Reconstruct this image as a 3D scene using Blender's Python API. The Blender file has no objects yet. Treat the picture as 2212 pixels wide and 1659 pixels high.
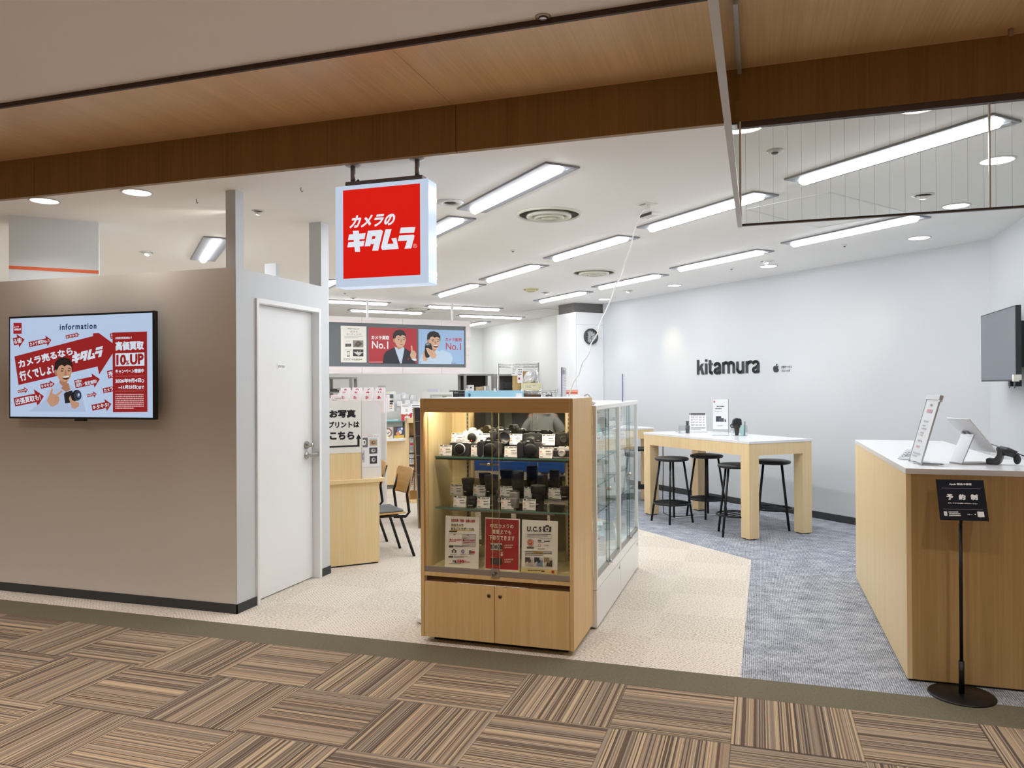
import bpy, bmesh, math, random
from mathutils import Vector, Matrix
random.seed(7)
SC = bpy.context.scene
COL = SC.collection
PI = math.pi

# ------------------------------------------------------------------ camera
F_PX, CAM_Z = 1665.0, 1.45
YAW, PITCH, ROLL = math.radians(17.75), math.radians(.22), math.radians(-.30)
FWD = Vector((-math.sin(YAW) * math.cos(PITCH), math.cos(YAW) * math.cos(PITCH), math.sin(PITCH)))
_r = Vector((math.cos(YAW), math.sin(YAW), 0)); _u = _r.cross(FWD)
RGT = _r * math.cos(ROLL) + _u * math.sin(ROLL)
UPV = -_r * math.sin(ROLL) + _u * math.cos(ROLL)
EYE = Vector((0, 0, CAM_Z))
cam = bpy.data.cameras.new('camera'); cam.sensor_width = 36; cam.lens = F_PX / 2212 * 36
cam.clip_start = .05; cam.clip_end = 100
camo = bpy.data.objects.new('camera', cam); COL.objects.link(camo)
camo.matrix_world = Matrix(((RGT.x, UPV.x, -FWD.x, EYE.x), (RGT.y, UPV.y, -FWD.y, EYE.y), (RGT.z, UPV.z, -FWD.z, EYE.z), (0, 0, 0, 1)))
SC.camera = camo

# ------------------------------------------------------------------ world, exposure, lamps
SC.view_settings.view_transform = 'Standard'; SC.view_settings.look = 'None'
SC.view_settings.exposure = 0.0; SC.view_settings.gamma = 1.0
try: SC.view_settings.use_curve_mapping = False
except Exception: pass
w = bpy.data.worlds.new('world'); SC.world = w; w.use_nodes = True
w.node_tree.nodes['Background'].inputs[0].default_value = (1, .93, .85, 1)
w.node_tree.nodes['Background'].inputs[1].default_value = .05
SC.cycles.use_denoising = True
SC.cycles.max_bounces = 10; SC.cycles.diffuse_bounces = 6; SC.cycles.glossy_bounces = 4
SC.cycles.transmission_bounces = 8; SC.cycles.transparent_max_bounces = 32
SC.cycles.caustics_reflective = False; SC.cycles.caustics_refractive = False
SC.cycles.sample_clamp_indirect = 6.0

TUBE_E, DOWN_E = 22.0, 13.0          # radiance of the ceiling tubes and round downlights
def lamp(name, kind, loc, energy, color=(1, 1, 1), size=.15, target=None, spot=None, blend=.3):
    l = bpy.data.lights.new(name, kind); l.energy = energy; l.color = color
    if kind == 'AREA': l.shape = 'DISK'; l.size = size
    else: l.shadow_soft_size = size
    if kind == 'SPOT': l.spot_size = math.radians(spot); l.spot_blend = blend
    o = bpy.data.objects.new(name, l); COL.objects.link(o); o.location = loc
    d = (Vector(target) - Vector(loc)) if target else Vector((0, 0, -1))
    o.rotation_euler = d.to_track_quat('-Z', 'Y').to_euler()
    return o
WARM = (1, .935, .86)
# recessed downlights of the mall corridor (in its ceiling, behind and beside the camera)
for y in (1.9, -.8, -3.5):
    for i in range(8):
        x = -7.6 + 1.5 * i
        lamp('corridor_downlight', 'SPOT', (x, y, 2.965), 128 if x < 1 else 105, WARM, .06, None, 116, .6)
lamp('back_room_fill', 'AREA', (-7.4, 7.4, 2.68), 60, (1, .99, .97), .5)  # added fill lamp without a fixture, brightens the back-left room's ceiling

# ------------------------------------------------------------------ pixel frame of the photograph -> points on real planes
def ray(x, y): return FWD + RGT * ((x - 1106) / F_PX) - UPV * ((y - 829.5) / F_PX)
def onz(x, y, z): d = ray(x, y); return EYE + d * ((z - CAM_Z) / d.z)
def ony(x, y, v): d = ray(x, y); return EYE + d * (v / d.y)
def onx(x, y, v): d = ray(x, y); return EYE + d * (v / d.x)
def onp(x, y, p, n):
    n = Vector(n); p = Vector(p); d = ray(x, y); return EYE + d * ((p - EYE).dot(n) / d.dot(n))
def dep(x, y, t): return EYE + ray(x, y) * t

# ------------------------------------------------------------------ materials
MATS = {}
def lin(c):
    c = c.lstrip('#'); v = [int(c[i:i + 2], 16) / 255 for i in (0, 2, 4)]
    return tuple(a / 12.92 if a <= .04045 else ((a + .055) / 1.055) ** 2.4 for a in v) + (1,)
def base(name):
    m = bpy.data.materials.new(name); m.use_nodes = True; t = m.node_tree
    return m, t, t.nodes['Principled BSDF']
def C(col, rough=.5, metal=0, emis=0, spec=.5, name=None):
    k = (col, rough, metal, emis, spec)
    if k in MATS: return MATS[k]
    m, t, b = base(name or 'paint_' + col.lstrip('#'))
    b.inputs['Base Color'].default_value = lin(col); b.inputs['Roughness'].default_value = rough
    b.inputs['Metallic'].default_value = metal; b.inputs['Specular IOR Level'].default_value = spec
    if emis:
        b.inputs['Base Color'].default_value = tuple(v * .12 for v in lin(col)[:3]) + (1,)
        b.inputs['Emission Color'].default_value = lin(col); b.inputs['Emission Strength'].default_value = emis
    MATS[k] = m; return m
def N(t, typ, **kw):
    n = t.nodes.new(typ)
    for k, v in kw.items(): setattr(n, k, v)
    return n
def emit(name, rgb, s):
    m = bpy.data.materials.new(name); m.use_nodes = True; t = m.node_tree; t.nodes.clear()
    e = N(t, 'ShaderNodeEmission'); e.inputs[0].default_value = (*rgb, 1); e.inputs[1].default_value = s
    o = N(t, 'ShaderNodeOutputMaterial'); t.links.new(e.outputs[0], o.inputs[0]); return m
def ramp(t, stops, interp='LINEAR'):
    r = N(t, 'ShaderNodeValToRGB'); r.color_ramp.interpolation = interp; e = r.color_ramp.elements
    while len(e) < len(stops): e.new(.5)
    for q, (p, c) in zip(e, stops): q.position = p; q.color = lin(c)
    return r
def wood(name, a, b_, axis='z', rough=.42, freq=70, spec=.4):
    m, t, b = base(name); L = t.links.new
    tc = N(t, 'ShaderNodeTexCoord'); mp = N(t, 'ShaderNodeMapping')
    s = {'x': (1.6, freq, freq), 'y': (freq, 1.6, freq), 'z': (freq, freq, 1.6)}[axis]
    mp.inputs['Scale'].default_value = s
    n = N(t, 'ShaderNodeTexNoise'); n.inputs['Scale'].default_value = 1; n.inputs['Detail'].default_value = 4; n.inputs['Roughness'].default_value = .65
    mp2 = N(t, 'ShaderNodeMapping'); mp2.inputs['Scale'].default_value = tuple(v / 9 for v in s)
    n2 = N(t, 'ShaderNodeTexNoise'); n2.inputs['Scale'].default_value = 1; n2.inputs['Detail'].default_value = 3
    mx = N(t, 'ShaderNodeMix'); mx.inputs[0].default_value = .4
    r = ramp(t, ((.3, b_), (.68, a)))
    L(tc.outputs['Object'], mp.inputs[0]); L(tc.outputs['Object'], mp2.inputs[0]); L(mp.outputs[0], n.inputs['Vector']); L(mp2.outputs[0], n2.inputs['Vector'])
    L(n.outputs[0], mx.inputs[2]); L(n2.outputs[0], mx.inputs[3]); L(mx.outputs[0], r.inputs[0]); L(r.outputs[0], b.inputs['Base Color'])
    b.inputs['Roughness'].default_value = rough; b.inputs['Specular IOR Level'].default_value = spec
    return m
def paint(name, col, rough=.5, bump=.0, scale=250, spec=.4):
    m, t, b = base(name); L = t.links.new
    tc = N(t, 'ShaderNodeTexCoord'); n = N(t, 'ShaderNodeTexNoise'); n.inputs['Scale'].default_value = scale; n.inputs['Detail'].default_value = 2
    L(tc.outputs['Object'], n.inputs['Vector'])
    b.inputs['Base Color'].default_value = lin(col); b.inputs['Roughness'].default_value = rough; b.inputs['Specular IOR Level'].default_value = spec
    if bump:
        bp = N(t, 'ShaderNodeBump'); bp.inputs['Strength'].default_value = bump; bp.inputs['Distance'].default_value = .002
        L(n.outputs[0], bp.inputs['Height']); L(bp.outputs[0], b.inputs['Normal'])
    return m
def glass(name, tint=(.93, .97, .95), refl=1.0, ior=1.5):
    m = bpy.data.materials.new(name); m.use_nodes = True; t = m.node_tree; t.nodes.clear(); L = t.links.new
    tr = N(t, 'ShaderNodeBsdfTransparent'); tr.inputs[0].default_value = (*tint, 1)
    gl = N(t, 'ShaderNodeBsdfGlossy'); gl.inputs['Roughness'].default_value = .01; gl.inputs[0].default_value = (refl, refl, refl, 1)
    fr = N(t, 'ShaderNodeFresnel'); ge = N(t, 'ShaderNodeNewGeometry')
    iv = N(t, 'ShaderNodeMix'); L(ge.outputs['Backfacing'], iv.inputs[0]); iv.inputs[2].default_value = ior; iv.inputs[3].default_value = 1 / ior; L(iv.outputs[0], fr.inputs[0])
    mx = N(t, 'ShaderNodeMixShader'); o = N(t, 'ShaderNodeOutputMaterial')
    L(fr.outputs[0], mx.inputs[0]); L(tr.outputs[0], mx.inputs[1]); L(gl.outputs[0], mx.inputs[2]); L(mx.outputs[0], o.inputs[0]); return m
def math_(t, op, a, b=None, c=None):
    n = N(t, 'ShaderNodeMath', operation=op)
    for i, v in enumerate((a, b, c)):
        if v is None: continue
        if isinstance(v, (int, float)): n.inputs[i].default_value = v
        else: t.links.new(v, n.inputs[i])
    return n.outputs[0]
def carpet_stripes():
    m, t, b = base('striped_carpet_tiles'); L = t.links.new
    g = N(t, 'ShaderNodeNewGeometry'); sx = N(t, 'ShaderNodeSeparateXYZ'); L(g.outputs['Position'], sx.inputs[0])
    u = math_(t, 'MULTIPLY', math_(t, 'ADD', sx.outputs[0], .117), 2.0); v = math_(t, 'MULTIPLY', math_(t, 'ADD', sx.outputs[1], -3.245), 2.0)
    iu = math_(t, 'FLOOR', u); iv = math_(t, 'FLOOR', v); fu = math_(t, 'FRACT', u); fv = math_(t, 'FRACT', v)
    par = math_(t, 'FLOORED_MODULO', math_(t, 'ADD', iu, iv), 2.0)
    across = N(t, 'ShaderNodeMix'); L(par, across.inputs[0]); L(fu, across.inputs[2]); L(fv, across.inputs[3])
    along = N(t, 'ShaderNodeMix'); L(par, along.inputs[0]); L(fv, along.inputs[2]); L(fu, along.inputs[3])
    idv = math_(t, 'ADD', math_(t, 'MULTIPLY', iu, 17.3), math_(t, 'MULTIPLY', iv, 31.7))
    # slightly wavering yarn lines
    cv = N(t, 'ShaderNodeCombineXYZ'); L(math_(t, 'MULTIPLY', along.outputs[0], 9.0), cv.inputs[0]); L(math_(t, 'MULTIPLY', across.outputs[0], 30.0), cv.inputs[1]); L(idv, cv.inputs[2])
    nz = N(t, 'ShaderNodeTexNoise'); nz.inputs['Scale'].default_value = 1; L(cv.outputs[0], nz.inputs['Vector'])
    wob = math_(t, 'MULTIPLY', math_(t, 'SUBTRACT', nz.outputs[0], .5), .005)
    line = math_(t, 'FLOOR', math_(t, 'MULTIPLY', math_(t, 'ADD', across.outputs[0], wob), 92.0))
    wn = N(t, 'ShaderNodeTexWhiteNoise', noise_dimensions='2D'); c2 = N(t, 'ShaderNodeCombineXYZ'); L(line, c2.inputs[0]); L(idv, c2.inputs[1]); L(c2.outputs[0], wn.inputs['Vector'])
    # broad bands so neighbouring yarns share a tone
    n1 = N(t, 'ShaderNodeTexNoise', noise_dimensions='2D'); c3 = N(t, 'ShaderNodeCombineXYZ'); L(math_(t, 'MULTIPLY', across.outputs[0], 22.0), c3.inputs[0]); L(idv, c3.inputs[1]); L(c3.outputs[0], n1.inputs['Vector']); n1.inputs['Scale'].default_value = 1
    val = math_(t, 'ADD', math_(t, 'MULTIPLY', wn.outputs[0], .62), math_(t, 'MULTIPLY', n1.outputs[0], .38))
    r = ramp(t, ((0, '#5b4f46'), (.26, '#7b6d60'), (.34, '#665549'), (.42, '#97887a'), (.52, '#a8937c'), (.60, '#8a7b6d'), (.68, '#bda688'), (.77, '#9f866f'), (.86, '#b69b76')), 'CONSTANT')
    L(val, r.inputs[0])
    f = N(t, 'ShaderNodeTexNoise'); f.inputs['Scale'].default_value = 420; L(g.outputs['Position'], f.inputs['Vector'])
    mr = N(t, 'ShaderNodeMapRange'); mr.inputs[1].default_value = .3; mr.inputs[2].default_value = .7; mr.inputs[3].default_value = .72; mr.inputs[4].default_value = 1.2; L(f.outputs[0], mr.inputs[0])
    # dark seams between tiles
    e = math_(t, 'MINIMUM', math_(t, 'MINIMUM', fu, math_(t, 'SUBTRACT', 1.0, fu)), math_(t, 'MINIMUM', fv, math_(t, 'SUBTRACT', 1.0, fv)))
    se = math_(t, 'GREATER_THAN', e, .006); se = math_(t, 'MULTIPLY_ADD', se, .3, .7)
    mu = N(t, 'ShaderNodeVectorMath', operation='SCALE'); L(r.outputs[0], mu.inputs[0]); L(math_(t, 'MULTIPLY', mr.outputs[0], se), mu.inputs['Scale'])
    L(mu.outputs[0], b.inputs['Base Color']); b.inputs['Roughness'].default_value = .95; b.inputs['Specular IOR Level'].default_value = .1
    bp = N(t, 'ShaderNodeBump'); bp.inputs['Strength'].default_value = .5; bp.inputs['Distance'].default_value = .002; L(f.outputs[0], bp.inputs['Height']); L(bp.outputs[0], b.inputs['Normal'])
    return m
def carpet_fleck(name, cols, ang=True, blotch=0.0, line=0.0):
    m, t, b = base(name); L = t.links.new
    g = N(t, 'ShaderNodeNewGeometry'); sx = N(t, 'ShaderNodeSeparateXYZ'); L(g.outputs['Position'], sx.inputs[0])
    u = math_(t, 'MULTIPLY', math_(t, 'ADD', sx.outputs[0], .096), 2.0); v = math_(t, 'MULTIPLY', sx.outputs[1], 2.0)
    par = math_(t, 'FLOORED_MODULO', math_(t, 'ADD', math_(t, 'FLOOR', u), math_(t, 'FLOOR', v)), 2.0)
    sgn = math_(t, 'MULTIPLY_ADD', par, 2.0, -1.0)
    d1 = math_(t, 'ADD', sx.outputs[0], math_(t, 'MULTIPLY', sx.outputs[1], sgn))
    d2 = math_(t, 'SUBTRACT', math_(t, 'MULTIPLY', sx.outputs[0], sgn), sx.outputs[1])
    c = N(t, 'ShaderNodeCombineXYZ')
    if ang: L(math_(t, 'MULTIPLY', d1, 150.0), c.inputs[0]); L(math_(t, 'MULTIPLY', d2, 45.0), c.inputs[1])
    else: L(math_(t, 'MULTIPLY', sx.outputs[0], 190.0), c.inputs[0]); L(math_(t, 'MULTIPLY', sx.outputs[1], 30.0), c.inputs[1])
    n = N(t, 'ShaderNodeTexNoise'); n.inputs['Scale'].default_value = 1; n.inputs['Detail'].default_value = 2; L(c.outputs[0], n.inputs['Vector'])
    val = n.outputs[0]
    if blotch:
        mp = N(t, 'ShaderNodeMapping'); mp.inputs['Scale'].default_value = (3, 4.5, 1); mp.inputs['Rotation'].default_value = (0, 0, .1); L(g.outputs['Position'], mp.inputs[0])
        n2 = N(t, 'ShaderNodeTexNoise'); n2.inputs['Scale'].default_value = 2.2; n2.inputs['Detail'].default_value = 6; n2.inputs['Roughness'].default_value = .7; L(mp.outputs[0], n2.inputs['Vector'])
        val = math_(t, 'ADD', math_(t, 'MULTIPLY', n2.outputs[0], blotch), math_(t, 'MULTIPLY', val, 1 - blotch))
    if line:
        # regular rows of tufts
        row = math_(t, 'SINE', math_(t, 'MULTIPLY', d1 if ang else sx.outputs[0], 2 * PI / line))
        val = math_(t, 'ADD', val, math_(t, 'MULTIPLY', row, .055 if ang else .085))
    if ang: val = math_(t, 'ADD', val, math_(t, 'MULTIPLY_ADD', par, .03, -.015))
    r = ramp(t, cols); L(val, r.inputs[0]); out = r.outputs[0]
    L(out, b.inputs['Base Color']); b.inputs['Roughness'].default_value = .95; b.inputs['Specular IOR Level'].default_value = .1
    bp = N(t, 'ShaderNodeBump'); bp.inputs['Strength'].default_value = .35; bp.inputs['Distance'].default_value = .002; L(n.outputs[0], bp.inputs['Height']); L(bp.outputs[0], b.inputs['Normal'])
    return m

M_OAK = wood('light_oak_laminate', '#f2dbb0', '#e6c792')
M_OAKH = wood('light_oak_laminate_level', '#f2dbb0', '#e6c792', 'x')
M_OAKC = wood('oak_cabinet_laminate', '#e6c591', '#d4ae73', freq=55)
M_PALE = wood('pale_ash_lining', '#e6d5a8', '#cbb680', freq=26)
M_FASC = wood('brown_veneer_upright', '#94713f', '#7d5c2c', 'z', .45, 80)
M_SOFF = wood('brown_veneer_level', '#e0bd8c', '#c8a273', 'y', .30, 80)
M_PLY = wood('bent_plywood', '#d8b070', '#b98a4a', 'x', .35, 22)
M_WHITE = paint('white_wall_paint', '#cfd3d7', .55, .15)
M_BACKW = paint('wall_paint_brightened', '#e8e9e7', .55, .15)  # lighter copy of the wall paint; the back's extra brightness is in the colour
M_CEIL = paint('white_ceiling_paint', '#f3f2f0', .75)
M_PART = paint('eggshell_wall_paint', '#d8d2cb', .30, .10, 260)
M_CCEIL = paint('corridor_ceiling_paint', '#f0ebe8', .8)
M_BASEB = paint('dark_grey_vinyl', '#3b3d3f', .6)
M_GLOSSW = C('#eef0f3', .18, name='white_laminate_glossy')
M_WMET = C('#eceef0', .35, name='white_enamel')
M_BLACK = C('#131416', .4, name='black_satin')
M_BMET = C('#17171a', .38, .3, name='black_steel')
M_STEEL = C('#b7b6b3', .3, 1, name='brushed_steel')
M_CHROME = C('#d5d5d6', .15, 1, name='chrome')
M_ALU = C('#a9a5a0', .4, .8, name='aluminium')
M_GREYST = C('#9b9a96', .5, .2, name='grey_shelving_steel')
M_GLASS = glass('clear_glass'); M_GEDGE = C('#4f8577', .1, 0, 0, .5, 'green_glass_edge')
M_ACRY = glass('clear_acrylic', (.96, .975, .98), .9, 1.42)
M_MIRROR = C('#d3d9d4', .02, 1, name='mirror_silver')
M_TUBE = emit('tube_light_cover', (.955, .985, 1.03), TUBE_E); M_DOWN = emit('downlight_cover', (1, .98, .95), DOWN_E)

# ------------------------------------------------------------------ mesh helper
class MB:
    def __init__(s): s.v = []; s.f = []; s.mi = []; s.mats = []; s.sm = []
    def _m(s, m):
        if m is None: return 0
        if m not in s.mats: s.mats.append(m)
        return s.mats.index(m)
    def add(s, vs, fs, m=None, smooth=False, M=None):
        o = len(s.v); k = s._m(m)
        s.v += [(M @ Vector(p)) if M else Vector(p) for p in vs]
        for f in fs: s.f.append([o + i for i in f]); s.mi.append(k); s.sm.append(smooth)
        return s
    def box(s, x0, x1, y0, y1, z0, z1, m=None, M=None):
        x0, x1 = sorted((x0, x1)); y0, y1 = sorted((y0, y1)); z0, z1 = sorted((z0, z1))
        vs = [(x0, y0, z0), (x1, y0, z0), (x1, y1, z0), (x0, y1, z0), (x0, y0, z1), (x1, y0, z1), (x1, y1, z1), (x0, y1, z1)]
        return s.add(vs, [(3, 2, 1, 0), (4, 5, 6, 7), (0, 1, 5, 4), (1, 2, 6, 5), (2, 3, 7, 6), (3, 0, 4, 7)], m, False, M)
    def prism(s, pts, z0, z1, m=None, M=None, smooth=False):
        n = len(pts); ar = sum(pts[i][0] * pts[(i + 1) % n][1] - pts[(i + 1) % n][0] * pts[i][1] for i in range(n))
        if ar < 0: pts = pts[::-1]
        vs = [(p[0], p[1], z0) for p in pts] + [(p[0], p[1], z1) for p in pts]
        s.add(vs, [tuple(range(n - 1, -1, -1)), tuple(range(n, 2 * n))], m, False, M); 
        o = len(s.v) - 2 * n; k = s._m(m)
        for i in range(n): s.f.append([o + i, o + (i + 1) % n, o + n + (i + 1) % n, o + n + i]); s.mi.append(k); s.sm.append(smooth)
        return s
    def lathe(s, prof, n=24, m=None, M=None, smooth=True):
        vs = []; fs = []
        for r, z in prof:
            for i in range(n): a = 2 * PI * i / n; vs.append((r * math.cos(a), r * math.sin(a), z))
        for j in range(len(prof) - 1):
            for i in range(n): fs.append((j * n + i, j * n + (i + 1) % n, (j + 1) * n + (i + 1) % n, (j + 1) * n + i))
        if prof[0][0] > 1e-6: fs.append(tuple(range(n - 1, -1, -1)))
        if prof[-1][0] > 1e-6: fs.append(tuple(range((len(prof) - 1) * n, len(prof) * n)))
        return s.add(vs, fs, m, smooth, M)
    def cyl(s, p0, p1, r0, r1=None, n=16, m=None, smooth=True):
        r1 = r0 if r1 is None else r1; p0 = Vector(p0); p1 = Vector(p1); d = p1 - p0
        M = Matrix.Translation(p0) @ d.to_track_quat('Z', 'Y').to_matrix().to_4x4()
        return s.lathe([(r0, 0), (r1, d.length)], n, m, M, smooth)
    def tube(s, path, r, n=8, m=None, closed=False):
        P = [Vector(p) for p in path]; k = len(P); vs = []; fs = []; up = None
        for i, p in enumerate(P):
            a = P[(i - 1) % k] if (i or closed) else p; b = P[(i + 1) % k] if (i < k - 1 or closed) else p
            t = (b - a).normalized()
            if up is None: up = t.orthogonal().normalized()
            up = (up - t * up.dot(t)).normalized(); w_ = t.cross(up); rr = r[i] if isinstance(r, (list, tuple)) else r
            for j in range(n): an = 2 * PI * j / n; vs.append(p + up * (rr * math.cos(an)) + w_ * (rr * math.sin(an)))
        for i in range(k if closed else k - 1):
            for j in range(n): fs.append((i * n + j, i * n + (j + 1) % n, ((i + 1) % k) * n + (j + 1) % n, ((i + 1) % k) * n + j))
        if not closed: fs += [tuple(range(n - 1, -1, -1)), tuple(range((k - 1) * n, k * n))]
        return s.add(vs, fs, m, True)
    def ball(s, c, r, m=None, n=16, sc=(1, 1, 1)):
        prof = [(max(1e-7, math.sin(PI * i / 10)) * r, -math.cos(PI * i / 10) * r) for i in range(11)]
        return s.lathe(prof, n, m, Matrix.Translation(c) @ Matrix.Diagonal((*sc, 1)))
    def quad(s, a, b, c, d, m=None): return s.add([a, b, c, d], [(0, 1, 2, 3)], m)
    def build(s, name, mat=None, parent=None, bev=0, M=None, sub=0):
        me = bpy.data.meshes.new(name)
        me.from_pydata([tuple(p) for p in s.v], [], s.f)
        mats = s.mats or [mat]
        for x in mats: me.materials.append(x or mat)
        me.polygons.foreach_set('material_index', s.mi); me.polygons.foreach_set('use_smooth', s.sm); me.update()
        o = bpy.data.objects.new(name, me); COL.objects.link(o)
        if M: o.matrix_local = M
        if parent: o.parent = parent
        if bev:
            b = o.modifiers.new('bevel', 'BEVEL'); b.width = bev; b.segments = 2; b.limit_method = 'ANGLE'; b.angle_limit = .7
        if sub: b = o.modifiers.new('sub', 'SUBSURF'); b.levels = sub; b.render_levels = sub
        return o
def box(name, mat, x0, x1, y0, y1, z0, z1, parent=None, bev=0, M=None): return MB().box(x0, x1, y0, y1, z0, z1, None, M).build(name, mat, parent, bev)
def thing(name, label, cat, loc=(0, 0, 0), rz=0, group=None):
    o = bpy.data.objects.new(name, None); COL.objects.link(o); o.empty_display_size = .1
    o.location = loc; o.rotation_euler = (0, 0, rz); return tag(o, label, cat, group)
def tag(o, label, cat, group=None):
    o['label'] = label; o['category'] = cat
    if group: o['group'] = group
    return o
def struct(o): o['kind'] = 'structure'; return o
KIDS = {}
def copy_tree(o, parent=None):
    c = o.copy(); COL.objects.link(c)
    if parent: c.parent = parent
    for ch in [x for x in o.children]: copy_tree(ch, c)
    return c
def dup(o, loc, rz, label, group=None):
    c = copy_tree(o); c.location = loc; c.rotation_euler = (0, 0, rz); c['label'] = label
    if group: c['group'] = group
    return c
def T(x, y, z): return Matrix.Translation((x, y, z))
def RZ(a): return Matrix.Rotation(a, 4, 'Z')
def RX(a): return Matrix.Rotation(a, 4, 'X')
def RY(a): return Matrix.Rotation(a, 4, 'Y')

# ------------------------------------------------------------------ flat printing: lettering and pictures on real flat surfaces
GLYPH = {}
def glyphs(s, shear=0, font_space=1):
    k = (s, shear, font_space)
    if k not in GLYPH:
        c = bpy.data.curves.new('t', 'FONT'); c.body = s; c.resolution_u = 3; c.shear = shear; c.space_character = font_space
        o = bpy.data.objects.new('t', c); COL.objects.link(o); dg = bpy.context.evaluated_depsgraph_get()
        m = bpy.data.meshes.new_from_object(o.evaluated_get(dg))
        GLYPH[k] = ([(v.co.x, v.co.y) for v in m.vertices], [tuple(p.vertices) for p in m.polygons])
        bpy.data.objects.remove(o); bpy.data.curves.remove(c); bpy.data.meshes.remove(m)
    return GLYPH[k]
def homog(src, dst):
    # 3x3 projective map taking the four src points to the four dst points
    A = []; b = []
    for (x, y), (u, v) in zip(src, dst):
        A.append([x, y, 1, 0, 0, 0, -u * x, -u * y]); b.append(u); A.append([0, 0, 0, x, y, 1, -v * x, -v * y]); b.append(v)
    n = 8
    for i in range(n):
        p = max(range(i, n), key=lambda r: abs(A[r][i])); A[i], A[p] = A[p], A[i]; b[i], b[p] = b[p], b[i]
        for r in range(i + 1, n):
            f = A[r][i] / A[i][i]
            for c in range(i, n): A[r][c] -= f * A[i][c]
            b[r] -= f * b[i]
    h = [0] * n
    for i in range(n - 1, -1, -1): h[i] = (b[i] - sum(A[i][c] * h[c] for c in range(i + 1, n))) / A[i][i]
    return lambda x, y: ((h[0] * x + h[1] * y + h[2]) / (h[6] * x + h[7] * y + 1), (h[3] * x + h[4] * y + h[5]) / (h[6] * x + h[7] * y + 1))
class Art:
    """A print of w x h metres. Its own coordinates run from the sheet's top left corner; corners gives the four corners (tl, tr, br, bl) in the
    units in which the shapes are listed. place: matrix taking (u right, v up, out of the sheet) from the sheet's top left corner to the parent's space."""
    def __init__(s, w, h, place, corners=None, emis=0, rough=.5):
        s.m = MB(); s.place = place; s.em = emis; s.ro = rough; s.layer = 0
        s.h = homog(corners, ((0, 0), (w, 0), (w, h), (0, h))) if corners else (lambda x, y: (x, y))
    def col(s, c): return c if not isinstance(c, str) else C(c, s.ro, 0, s.em)
    def _z(s): s.layer += 1; return .0003 + .00012 * s.layer
    def pt(s, x, y, z): u, v = s.h(x, y); return s.place @ Vector((u, -v, z))
    def poly(s, pts, c):
        z = s._z(); n = len(pts); q = [s.h(*p) for p in pts]
        ar = sum(q[i][0] * q[(i + 1) % n][1] - q[(i + 1) % n][0] * q[i][1] for i in range(n))
        if ar > 0: q = q[::-1]
        s.m.add([s.place @ Vector((u, -v, z)) for u, v in q], [tuple(range(n))], s.col(c)); return s
    def rect(s, x0, y0, x1, y1, c): return s.poly([(x0, y0), (x1, y0), (x1, y1), (x0, y1)], c)
    def ell(s, x, y, rx, ry, c, n=24, rot=0):
        return s.poly([(x + rx * math.cos(2 * PI * i / n) * math.cos(rot) - ry * math.sin(2 * PI * i / n) * math.sin(rot), y + rx * math.cos(2 * PI * i / n) * math.sin(rot) + ry * math.sin(2 * PI * i / n) * math.cos(rot)) for i in range(n)], c)
    def line(s, a, b, w, c):
        d = Vector((b[0] - a[0], b[1] - a[1])); d.normalize(); n = Vector((-d.y, d.x)) * w / 2
        return s.poly([(a[0] + n.x, a[1] + n.y), (b[0] + n.x, b[1] + n.y), (b[0] - n.x, b[1] - n.y), (a[0] - n.x, a[1] - n.y)], c)
    def stroke(s, pts, w, c):
        z = s._z(); m = s.col(c); P = [Vector(s.h(*p)) for p in pts]; k = s.h(w, 0)[0] - s.h(0, 0)[0]
        for a, b in zip(P, P[1:]):
            d = (b - a).normalized() * k / 2; n = Vector((-d.y, d.x))
            s.m.add([s.place @ Vector((q.x, -q.y, z)) for q in (a + n, b + n, b - n, a - n)], [(0, 1, 2, 3)], m)
        for p in P[1:-1]: s.m.add([s.place @ Vector((p.x + k / 2 * math.cos(i * PI / 6), -p.y - k / 2 * math.sin(i * PI / 6), z)) for i in range(12)], [tuple(range(12))], m)
        return s
    def text(s, t, tl, tr, bl, c, bold=0, shear=0, space=1):
        vs, fs = glyphs(t, shear, space); z = s._z(); m = s.col(c)
        x0 = min(v[0] for v in vs); x1 = max(v[0] for v in vs); y0 = min(v[1] for v in vs); y1 = max(v[1] for v in vs)
        ux = (tr[0] - tl[0], tr[1] - tl[1]); uy = (bl[0] - tl[0], bl[1] - tl[1]); offs = [(0, 0)]
        if bold: nb = 14 if bold >= .045 and len(t) < 7 else 8; offs = [(bold * math.cos(2 * a * PI / nb), bold * math.sin(2 * a * PI / nb)) for a in range(nb)] + [(0, 0)]
        x0 -= bold; x1 += bold; y0 -= bold; y1 += bold
        for oi, (dx, dy) in enumerate(offs):
            q = []; z += .00003
            for x, y in vs:
                a = (x + dx - x0) / (x1 - x0); b = (y1 - y - dy) / (y1 - y0); q.append(s.pt(tl[0] + ux[0] * a + uy[0] * b, tl[1] + ux[1] * a + uy[1] * b, z))
            s.m.add(q, fs, m)
        return s
    def tbox(s, t, x0, y0, x1, y1, c, bold=0, shear=0, space=1): return s.text(t, (x0, y0), (x1, y0), (x0, y1), c, bold, shear, space)
    def lines(s, x0, y0, x1, y1, n, c, fill=.5, seed=1):
        """illegible small print as rows of short dashes"""
        rnd = random.Random(seed); dy = (y1 - y0) / n; z = s._z(); m = s.col(c)
        for i in range(n):
            x = x0; end = x1 if i < n - 1 else x0 + (x1 - x0) * (.5 + .5 * rnd.random()); ya = y0 + dy * i; yb = ya + dy * fill
            while x < end - 1e-9:
                w_ = dy * (.35 + .5 * rnd.random()); xb = min(end, x + w_)
                s.m.add([s.pt(x, yb, z), s.pt(xb, yb, z), s.pt(xb, ya, z), s.pt(x, ya, z)], [(0, 1, 2, 3)], m); x = xb + dy * .16
        return s
    def build(s, name, parent): return s.m.build(name, None, parent)
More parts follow.
